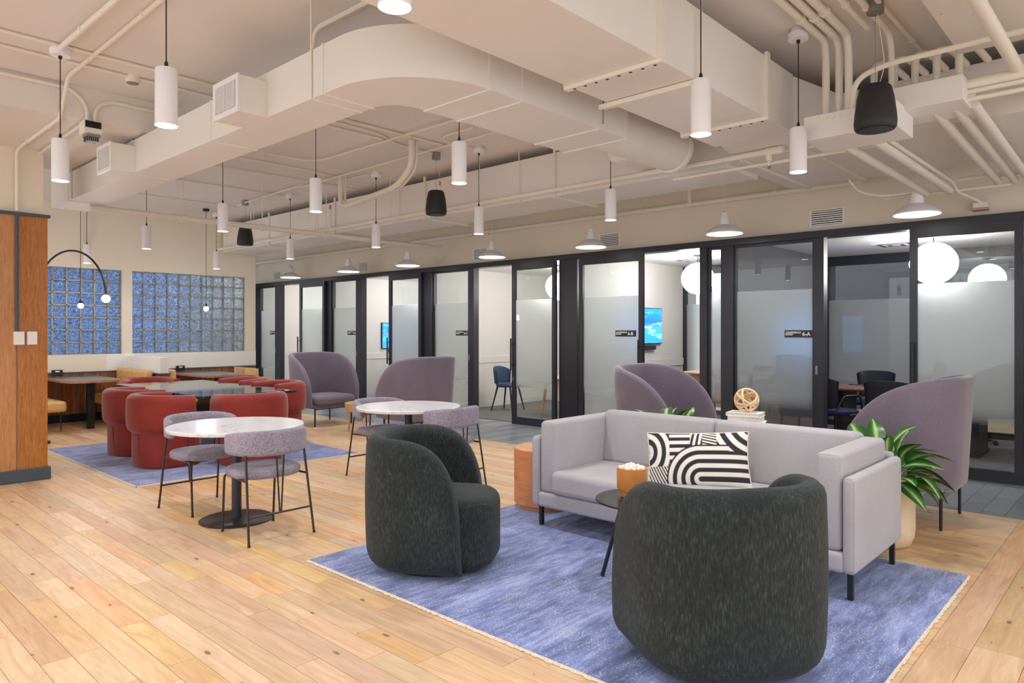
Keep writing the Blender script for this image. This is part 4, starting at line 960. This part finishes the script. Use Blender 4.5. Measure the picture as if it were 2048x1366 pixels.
# ---------------------------------------------------------------- round cafe tables and lilac chairs
def cafe_table(loc, label):
    o = thing('cafe_table', label, 'table', loc, 0, 'round white marble tables')
    part(MB().lathe([(.488, .713), (.502, .715), (.505, .719), (.505, .738), (.501, .742)], 72), 'tabletop', M['marble_w'], o, True)
    part(MB().lathe([(.037, .014), (.037, .705)], 20), 'column', M['frame'], o, True); part(MB().lathe([(.275, 0), (.275, .008), (.262, .014)], 48), 'base_disc', M['bronze'], o, True); part(MB().lathe([(.2, .703), (.2, .713)], 24), 'mount_plate', M['black'], o)
    return o
ct = cafe_table((-5.31, 2.56, 0), 'round white marble table nearest the viewer'); dup(ct, (-5.41, 4.35, 0), 0, 'round white marble table behind the green chair')
def lilac(loc, rz, label):
    o = thing('cafe_chair', label, 'chair', loc, rz, 'lilac boucle cafe chairs')
    part(shell(uplan(.29, .25, .05, 2.1, 36), .055, lambda s: .595+.01*s*s, lambda s: .778-.035*abs(s)**3, flare=.03, kw=5).xf(Matrix.Translation((-.025, 0, 0))), 'backrest', M['boucle'], o, True)
    part(sprism(.25, .225, .25, .43, .495, .028, 2.5, 44, .012), 'seat', M['boucle'], o, True)
    r = .0085
    for k in (-1, 1):
        part(MB().tube([(-.27, k*.25, 0), (-.165, k*.222, .66)], r, 8), 'rear_leg', M['bronze'], o, True)
        part(MB().tube([(.235, k*.2, 0), (.205, k*.2, .43), (-.2, k*.232, .43)], r, 8, .05), 'front_leg', M['bronze'], o, True)
        for p in ((-.27, k*.25), (.235, k*.2)): part(MB().cyl((p[0], p[1], 0), .011, .012, 8), 'foot', M['bronze'], o)
    part(MB().tube([(-.24, -.242, .19), (-.24, .242, .19)], r*.85, 8), 'stretcher', M['bronze'], o, True)
    for k in (-1, 1): part(MB().tube([(-.24, k*.006, .19), (-.235, k*.03, .62)], r*.7, 8), 'back_strut', M['bronze'], o, True)
    part(MB().tube([(.16, -.2, .424), (.16, .2, .424)], r*.9, 8), 'seat_rail', M['bronze'], o, True)
    return o
lc = lilac((-4.82, 2.53, 0), R(180), 'lilac boucle chair at the near round table, back to the viewer')
dup(lc, (-5.86, 2.54, 0), R(2), 'lilac boucle chair at the near round table, beside the rust chairs'); dup(lc, (-5.84, 4.36, 0), R(2), 'lilac boucle chair at the rear round table, left side'); dup(lc, (-4.9, 4.4, 0), R(182), 'lilac boucle chair at the rear round table, behind the green chair')
# ---------------------------------------------------------------- small tables and what stands on them
o = thing('drum_table', 'cherry wood drum side table at the sofa end', 'side table', (-3.79, 4.5, RZ)); part(MB().lathe([(.235, 0), (.235, .03)], 40), 'plinth', M['drum'], o, True); part(MB().lathe([(.255, .035), (.26, .04), (.26, .485), (.255, .49)], 56), 'drum', M['drum'], o, True)
o = thing('coaster_box', 'small white box on the drum side table', 'box', (-3.66, 4.42, RZ+.49)); part(MB().box(-.05, .05, -.05, .05, 0, .035), 'tray', M['bookw'], o, bev=.003); part(MB().box(-.035, .035, -.035, .035, .035, .09), 'lid', M['plastic'], o, bev=.004)
o = thing('coffee_table', 'black round tripod coffee table before the sofa', 'table', (-2.2, 3.5, RZ)); part(MB().lathe([(.262, .472), (.277, .478), (.277, .487), (.27, .489)], 56), 'tabletop', M['black'], o, True)
for a in (198, 318, 78): part(MB().tube([(.12*math.cos(R(a)), .12*math.sin(R(a)), .475), (.25*math.cos(R(a)), .25*math.sin(R(a)), .005)], .012, 8), 'leg', M['black'], o, True)
o = thing('planter_cup', 'orange ceramic cup filled with white pebbles', 'pot', (-2.28, 3.5, RZ+.489)); part(MB().lathe([(.062, .0), (.066, .012), (.07, .03), (.0705, .1)], 32).lathe([(.0705, .03), (.088, .05), (.09, .17), (.083, .17), (.08, .14)], 36), 'cup', M['orange'], o, True)
for k in range(26):
    a = k*2.4; r_ = .07*math.sqrt((k+.5)/26); part(MB().sphere((r_*math.cos(a), r_*math.sin(a), .158+.018*(1-(r_/.07)**2)+random.uniform(-.004, .006)), random.uniform(.012, .019), 7, 5), 'pebble', M['stone'], o, True)
o = thing('console_table', 'grey console table standing behind the sofa', 'table', (-2.25, 5.05, 0)); part(MB().box(-.6, .6, -.135, .135, .745, .772), 'tabletop', M['console'], o, bev=.003)
for x in (-.57, .57): part(MB().box(x-.02, x+.02, -.12, .12, 0, .745), 'leg_panel', M['black'], o)
for k, (dx, z0, h_, rz, w_, d_) in enumerate(((.012, 0, .03, 6, .25, .19), (0, .03, .04, 0, .235, .18), (-.006, .07, .026, -2, .245, .185))):
    o = thing('hardcover_book', ('bottom', 'middle', 'top')[k]+' white book of the stack on the console', 'book', (-2.27+dx, 5.03, .772+z0), R(12+rz), 'books on the console'); c_ = .003
    part(MB().box(-w_/2, w_/2, -d_/2, d_/2, 0, c_).box(-w_/2, w_/2, -d_/2, d_/2, h_-c_, h_).box(-w_/2, -w_/2+c_, -d_/2, d_/2, c_, h_-c_), 'cover', M['bookw'], o); part(MB().box(-w_/2+c_, w_/2-.006, -d_/2+.005, d_/2-.005, c_, h_-c_), 'pages', M['paper'], o)
o = thing('knot_sculpture', 'rattan ring knot sculpture on the stack of books', 'ornament', (-2.27, 5.03, .868))
for k, (ax_, an) in enumerate((((1, .2, .1), 20), ((.1, 1, .3), 80), ((.6, -.5, .8), 50), ((-.7, .3, .6), 120), ((.2, .4, 1), 95))):
    mr = Matrix.Rotation(R(an), 4, Vector(ax_).normalized()); part(MB().tube([tuple(mr @ Vector((.082*math.cos(2*math.pi*q/36), .082*math.sin(2*math.pi*q/36), 0))) for q in range(36)], .0095, 8, closed=True).xf(Matrix.Translation((0, 0, .09))), 'ring', M['rattan'], o, True)
o = thing('tray_table', 'pale wood tray table between the far mauve chairs', 'side table', (-8.62, 6.15, 0)); part(MB().lathe([(.29, .30), (.315, .31), (.32, .42), (.305, .42), (.3, .37), (.01, .365)], 40), 'tray', M['maple'], o, True)
for a in (45, 135, 225, 315): part(MB().tube([(.25*math.cos(R(a)), .25*math.sin(R(a)), .31), (.27*math.cos(R(a)), .27*math.sin(R(a)), 0)], .017, 8), 'leg', M['maple'], o, True)
# ---------------------------------------------------------------- potted plants
def leaf_mesh(L_, w_, lift, droop, seed):
    rs = random.Random(seed); n, m_ = 10, 6; v = []; f = []; uv = []
    for i in range(n+1):
        t = i/n; wd = w_*(math.sin(math.pi*min(1, t**.8)))**.8*(1 if t < .98 else .3); x = L_*t*(1-.12*t); z = lift*t-droop*t*t
        for j in range(m_+1):
            q = j/m_*2-1; v.append((x, q*wd/2, z+abs(q)*wd*.16+rs.uniform(-.002, .002))); uv.append((t, j/m_))
    for i in range(n):
        for j in range(m_): f.append((i*(m_+1)+j, (i+1)*(m_+1)+j, (i+1)*(m_+1)+j+1, i*(m_+1)+j+1))
    me = MB().add(v, f).mesh('leaf', True); l_ = me.uv_layers.new(name='UVMap')
    for lp in me.loops: l_.data[lp.index].uv = uv[lp.vertex_index]
    me.materials.append(M['leaf']); return me
LM = [leaf_mesh(.25, .115, .05, .09, 1), leaf_mesh(.29, .13, .04, .13, 2), leaf_mesh(.22, .11, .06, .05, 3), leaf_mesh(.27, .11, .02, .16, 4)]
def plant(loc, label, n, seed, pot_r, pot_h, h_, sp):
    rs = random.Random(seed); o = thing('potted_plant', label, 'plant', loc, group='potted plants behind the sofa')
    part(MB().lathe([(pot_r*.72, 0), (pot_r*.86, .015), (pot_r*.97, .07), (pot_r, .13), (pot_r, pot_h), (pot_r*.9, pot_h), (pot_r*.88, pot_h-.05)], 44), 'pot', M['cream_pot'], o, True); part(MB().lathe([(pot_r*.89, pot_h-.06), (pot_r*.89, pot_h-.04)], 24), 'soil', M['soil'], o)
    for k in range(n):
        t = (k+.5)/n; a = k*2.399+rs.uniform(-.3, .3); el = R(78-78*t**.8+rs.uniform(-8, 8)); sl = (h_*(1-.75*t))*rs.uniform(.85, 1.1); r0 = pot_r*.35*math.sqrt(t)
        b0 = Vector((r0*math.cos(a), r0*math.sin(a), pot_h-.045)); dr = Vector((math.cos(a)*math.cos(el), math.sin(a)*math.cos(el), math.sin(el)))
        e = b0+Vector((dr.x*sl*sp, dr.y*sl*sp, max(.06, dr.z*sl+.05)))
        part(MB().tube([tuple(b0), tuple(b0*.35+e*.65+Vector((0, 0, .012))), tuple(e)], .004, 5), 'stem', M['leaf_stem'], o)
        lf = link('leaf', LM[rs.randint(0, 3)], None, o); lf.location = e; lf.rotation_euler = (rs.uniform(-.7, .7), R(-62+95*t+rs.uniform(-14, 14)), a); sc = rs.uniform(.85, 1.15); lf.scale = (sc, sc, sc)
plant((-1.42, 5.33, 0), 'leafy green plant in a cream pot behind the sofa arm', 50, 5, .2, .42, .25, 1.1); plant((-3.08, 5.3, 0), 'leafy green plant mostly hidden behind the sofa back', 34, 9, .2, .42, .27, 1.0)
# ---------------------------------------------------------------- booths
def bench(y0, y1, back_y, x0, x1, label, legs=True):
    cy = (y0+y1)/2; o = thing('booth_bench', label, 'bench', (0, cy, 0), group='tan booth benches'); a, b = y0-cy, y1-cy
    part(MB().rbox(x0, x1, a, b, .30, .455, .045, 4, 5, bulge=.012), 'seat', M['tan'], o, True, True)
    k = 1 if back_y > cy else -1; bb = back_y-cy; p = sorted((bb, bb-k*.12)); m = MB().rbox(x0, x1, p[0], p[1], .43, .86, .045, 4, 5, bside=.008); part(m, 'backrest', M['tan'], o, True, True)
    for x in (x0+.12, x1-.08):
        for y in (a+.06, b-.06): part(MB().tube([(x-.035, y, .3), (x, y, .006), (x+.035, y, .3)], .006, 6, .02), 'hairpin_leg', M['black'], o, True)
bench(3.74, 4.24, 4.25, -12.94, -11.62, 'tan leather booth bench left of the half wall'); bench(4.49, 4.95, 4.48, -12.94, -11.6, 'tan leather booth bench right of the half wall'); bench(2.42, 3.08, 2.4, -12.9, -11.66, 'tan leather booth bench half hidden by the column')
def booth_table(y0, y1, xe, lx, label):
    o = thing('booth_table', label, 'table', (-12.95, (y0+y1)/2, 0), group='booth tables'); h2 = (y1-y0)/2; L_ = xe+12.95
    poly = [(0, -h2), (L_-.28, -h2), (L_-.06, -h2+.07), (L_, -h2+.2), (L_, h2-.2), (L_-.06, h2-.07), (L_-.28, h2), (0, h2)]
    part(MB().prism(poly, .708, .74), 'wood_edge', M['tableedge'], o, bev=.004); part(MB().prism([(x*.985+.004, y*.965) for x, y in poly], .7395, .7425), 'laminate_top', M['greytop'], o)
    part(MB().box(lx+12.95-.045, lx+12.95+.045, -.045, .045, 0, .708), 'leg', M['black'], o, bev=.003); part(MB().box(0, .45, -.03, .03, .66, .708), 'bracket', M['black'], o)
booth_table(3.05, 3.85, -11.58, -11.9, 'booth table left of the half wall'); booth_table(4.98, 5.8, -11.42, -11.85, 'booth table right of the half wall')
for y0, t in ((3.28, 'left'), (5.2, 'right')):
    o = thing('power_outlet', 'black power outlet on the wainscot above the %s booth table' % t, 'outlet', (-12.972, y0, .765), group='booth outlets'); part(MB().box(0, .03, -.075, .075, 0, .09), 'housing', M['black'], o, bev=.004); part(MB().box(.03, .033, -.03, .03, .055, .075), 'label_strip', M['plastic'], o)
def wood_chair(loc, rz, label):
    o = thing('wood_chair', label, 'chair', loc, rz, 'pale wood chairs at the booth')
    part(MB().rbox(-.2, .22, -.21, .21, .42, .455, .015, 2, 3), 'seat', M['maple'], o, True, True); part(shell(uplan(.2, .06, 0, 2, 20, False), .018, lambda s: .66, lambda s: .80, kw=3).xf(Matrix.Translation((-.17, 0, 0))), 'backrest', M['maple'], o, True)
    for k in (-1, 1):
        part(MB().tube([(-.22, k*.2, 0), (-.2, k*.195, .45), (-.2, k*.2, .8)], .016, 8), 'rear_leg', M['maple'], o, True); part(MB().tube([(.2, k*.2, 0), (.19, k*.19, .42)], .016, 8), 'front_leg', M['maple'], o, True)
    return o
wc = wood_chair((-12.2, 5.98, 0), R(-90), 'pale wood chair at the right booth table, nearer the corridor'); dup(wc, (-12.7, 6.0, 0), R(-90), 'pale wood chair at the right booth table, beside the wainscot')
# ---------------------------------------------------------------- inside the offices
def globe(x, y, z, r, label):
    o = thing('globe_lamp', label, 'globe lamp', (x, y, z), group='office globe lamps'); part(MB().sphere((0, 0, 0), r, 36, 22, .97), 'glass_globe', M['globe'], o, True); part(MB().tube([(0, 0, r*.95), (0, 0, 2.64-z)], .008, 8), 'stem', M['black'], o); part(MB().lathe([(.07, 2.62-z), (.07, 2.64-z)], 18), 'canopy', M['black'], o, True)
globe(-2.03, 9.75, 2.30, .26, 'round globe lamp in room 6-A'); globe(-5.2, 9.8, 2.28, .245, 'round globe lamp in room 6-B'); globe(-7.75, 9.6, 2.26, .245, 'round globe lamp in room 6-C'); globe(-11.3, 9.9, 2.28, .245, 'round globe lamp in room 6-D'); globe(-14.4, 9.9, 2.28, .245, 'round globe lamp in the office nearest the glass blocks')
def tv(x, y, z, w_, label, txt=None):
    o = thing('wall_screen', label, 'screen', (x, y, z), group='wall screens'); h_ = w_*.58
    part(MB().box(0, .04, -w_/2, w_/2, -h_/2, h_/2), 'bezel', M['black'], o, bev=.004); part(MB().box(.0405, .042, -w_/2+.012, w_/2-.012, -h_/2+.014, h_/2-.012), 'display', M['screen'], o)
    part(MB().box(0, .06, -.3, .3, -h_/2-.1, -h_/2-.03), 'sound_bar', M['frame'], o, bev=.006)
    if txt: t_ = link('screen_text', text_mesh(txt, .05, 'CENTER'), M['screen_text'], o); t_.location = (.044, 0, -.03); t_.rotation_euler = (R(90), 0, R(90))
tv(-6.395, 10.18, 1.565, 1.05, 'blue wall screen in room 6-B', 'Welcome to Start'); tv(-12.855, 10.05, 1.38, 1.0, 'blue wall screen in room 6-D'); tv(-3.895, 10.35, 1.42, 1.1, 'blue wall screen glowing behind the frosted 6-A pane')
for x, y, t in ((-9.64, 8.75, '6-C'),): o = thing('light_switch', 'white light switch on the wall in room ' + t, 'switch', (x, y, 1.42)); part(MB().box(0, .012, -.04, .04, -.06, .06), 'plate', M['plastic'], o, bev=.003); part(MB().box(.012, .016, -.015, .015, -.03, .03), 'rocker', M['white'], o)
def task_chair(loc, rz, label, seat='seatblue', back='chairblk', arms=True):
    o = thing('office_chair', label, 'office chair', loc, rz, 'black office chairs')
    part(shell(uplan(.22, .07, 0, 3, 24, False), .02, lambda s: .50+.03*s*s, lambda s: .90-.05*abs(s)**4, flare=.12, kw=5).xf(Matrix.Translation((-.18, 0, 0))), 'backrest', M[back], o, True)
    part(sprism(.23, .2, .24, .43, .49, .025, 3, 32, .01), 'seat', M[seat], o, True); part(MB().lathe([(.025, .08), (.025, .43)], 12), 'gas_column', M['black'], o, True)
    part(MB().tube([(-.05, .0, .42), (-.24, 0, .44), (-.26, 0, .6)], .02, 8, .06), 'back_bracket', M['black'], o, True)
    for k in range(5):
        a = R(72*k+20); st_ = part(MB().tube([(0, 0, .1), (.3*math.cos(a), .3*math.sin(a), .065)], .018, 6), 'star_leg', M['black'], o, True); part(MB().lathe([(.018, -.012), (.03, -.008), (.03, .008), (.018, .012)], 12).xf(Matrix.Translation((.3*math.cos(a), .3*math.sin(a), .034)) @ Matrix.Rotation(a, 4, 'Z') @ Matrix.Rotation(R(90), 4, 'X')), 'caster', M['black'], st_, True)
    if arms:
        for k in (-1, 1): part(MB().tube([(-.22, k*.25, .5), (-.12, k*.27, .68), (.12, k*.27, .68), (.16, k*.26, .45), (.0, k*.22, .43)], .012, 6, .06), 'armrest', M['black'], o, True)
    return o
oc = task_chair((-2.32, 9.05, .005), R(95), 'black office chair in room 6-A, back to the viewer'); dup(oc, (-3.0, 9.25, .005), R(60), 'black office chair in room 6-A beside the door post'); dup(oc, (-3.0, 10.75, .005), R(-88), 'black office chair at the far side of the 6-A table, left'); dup(oc, (-1.85, 10.8, .005), R(-94), 'black office chair at the far side of the 6-A table, right')
task_chair((-12.0, 9.55, .005), R(-25), 'grey mesh office chair in room 6-D', 'mesh_grey', 'mesh_grey')
o = thing('meeting_table', 'brown wood meeting table in room 6-A', 'table', (-2.35, 9.95, .005)); part(MB().rbox(-1.05, 1.05, -.42, .42, .70, .735, .015, 2, 3), 'tabletop', M['ctable'], o, True, True)
for x in (-.75, .75): part(MB().box(x-.05, x+.05, -.28, .28, .04, .70), 'leg_frame', M['black'], o); part(MB().box(x-.06, x+.06, -.36, .36, 0, .04), 'foot', M['black'], o)
o = thing('desk_glasses', 'small blue glasses on the 6-A table', 'glasses', (-2.95, 9.8, .742)); part(MB().tube([(.03*math.cos(k*.7)-.035, .03*math.sin(k*.7), .03) for k in range(9)], .006, 6, closed=True), 'lens_ring', M['seatblue'], o); part(MB().tube([(.03*math.cos(k*.7)+.035, .03*math.sin(k*.7), .03) for k in range(9)], .006, 6, closed=True), 'lens_ring', M['seatblue'], o); part(MB().tube([(.065, 0, .03), (.15, .05, .006)], .005, 6), 'temple', M['seatblue'], o)
o = thing('shell_chair', 'blue shell chair on dark legs in room 6-C', 'chair', (-8.9, 9.5, .005), R(10)); part(shell(uplan(.22, .12, .02, 2.4, 28), .02, lambda s: .5, lambda s: .82-.1*abs(s)**3, flare=.1, kw=4).xf(Matrix.Translation((-.1, 0, 0))), 'backrest', M['chairblue'], o, True); part(sprism(.22, .2, .23, .44, .5, .025, 2.6, 32, 0), 'seat', M['chairblue'], o, True)
for x in (-1, 1):
    for y in (-1, 1): part(MB().tube([(x*.14, y*.14, .44), (x*.23, y*.21, 0)], .018, 8, r2=.012), 'leg', M['navy'], o, True)
o = thing('round_table', 'low round pale wood table in room 6-C', 'table', (-7.75, 9.7, .005)); part(MB().lathe([(.42, .63), (.45, .645), (.45, .66)], 44), 'tabletop', M['maple'], o, True)
for a in (20, 110, 200, 290): part(MB().tube([(.3*math.cos(R(a)), .3*math.sin(R(a)), .63), (.4*math.cos(R(a)), .4*math.sin(R(a)), 0)], .03, 8, r2=.02), 'leg', M['maple'], o, True)
o = thing('wall_desk', 'narrow wood desk under the screen in room 6-D', 'desk', (-12.4, 10.35, .005)); part(MB().box(-.42, .9, -.32, .32, .71, .74), 'top', M['ctable'], o, bev=.004)
for x in (-.38, .86):
    for y in (-.28, .28): part(MB().box(x-.02, x+.02, y-.02, y+.02, 0, .71), 'leg', M['black'], o)
o = thing('desk_phone', 'small white phone on the 6-D desk', 'phone', (-12.6, 10.15, .746)); part(MB().box(-.06, .06, -.08, .08, 0, .05), 'base', M['plastic'], o, bev=.005); part(MB().box(.0, .06, -.06, .06, .05, .11), 'display', M['plastic'], o, bev=.005)
o = thing('bar_table', 'wood topped table with salmon front in room 6-B', 'table', (-5.0, 10.4, .005)); part(MB().rbox(-.6, .7, -.4, .4, .79, .83, .015, 2, 3), 'tabletop', M['maple'], o, True, True); part(MB().box(-.5, .6, -.36, -.33, .3, .79), 'front_panel', M['pink'], o)
for x in (-.5, .6):
    for y in (-.3, .3): part(MB().box(x-.02, x+.02, y-.02, y+.02, 0, .79), 'leg', M['black'], o)
o = thing('bar_chair', 'black tube frame chair at the 6-B table', 'chair', (-4.75, 9.65, .005), R(90)); part(sprism(.2, .18, .2, .43, .46, .012, 2.8, 28), 'seat', M['chairblk'], o, True); part(MB().tube([(-.2, -.19, .0), (-.19, -.19, .8), (-.19, .19, .8), (-.2, .19, 0)], .011, 8, .06), 'back_frame', M['black'], o, True); part(MB().box(-.2, -.185, -.18, .18, .62, .78), 'back_panel', M['pink'], o)
for k in (-1, 1): part(MB().tube([(.19, k*.18, 0), (.17, k*.18, .43)], .011, 8), 'front_leg', M['black'], o, True)
for x, y, t in ((-2.6, 10.4, '6-A'), (-5.6, 10.4, '6-B')):
    v_ = thing('ceiling_vent', 'square ceiling vent in room ' + t, 'vent', (x, y, 2.64)); part(MB().box(-.25, .25, -.25, .25, -.008, 0), 'frame', M['plastic'], v_)
    for k in range(4): part(MB().box(-.2+.05*k, .2-.05*k, -.2+.05*k, .2-.05*k, -.012-.002*k, -.008-.002*k), 'ring', M[('grille', 'plastic')[k % 2]], v_)
# unseen lamp added to brighten what shows through the glass blocks
o = thing('fill_lamp', 'unseen fill lamp added behind the glass blocks', 'lamp', (-14.2, 5.7, 3.3)); part(MB().lathe([(.06, .02), (.07, .2), (.02, .24)], 20), 'shade', M['lampwhite'], o, True); part(MB().lathe([(.055, .01), (.055, .022)], 18), 'diffuser', M['lamp_on'], o); lamp('SPOT', 'fill_light', o, (0, 0, 0), 150, (.8, .9, 1), .1, spot_size=R(165), spot_blend=.6)
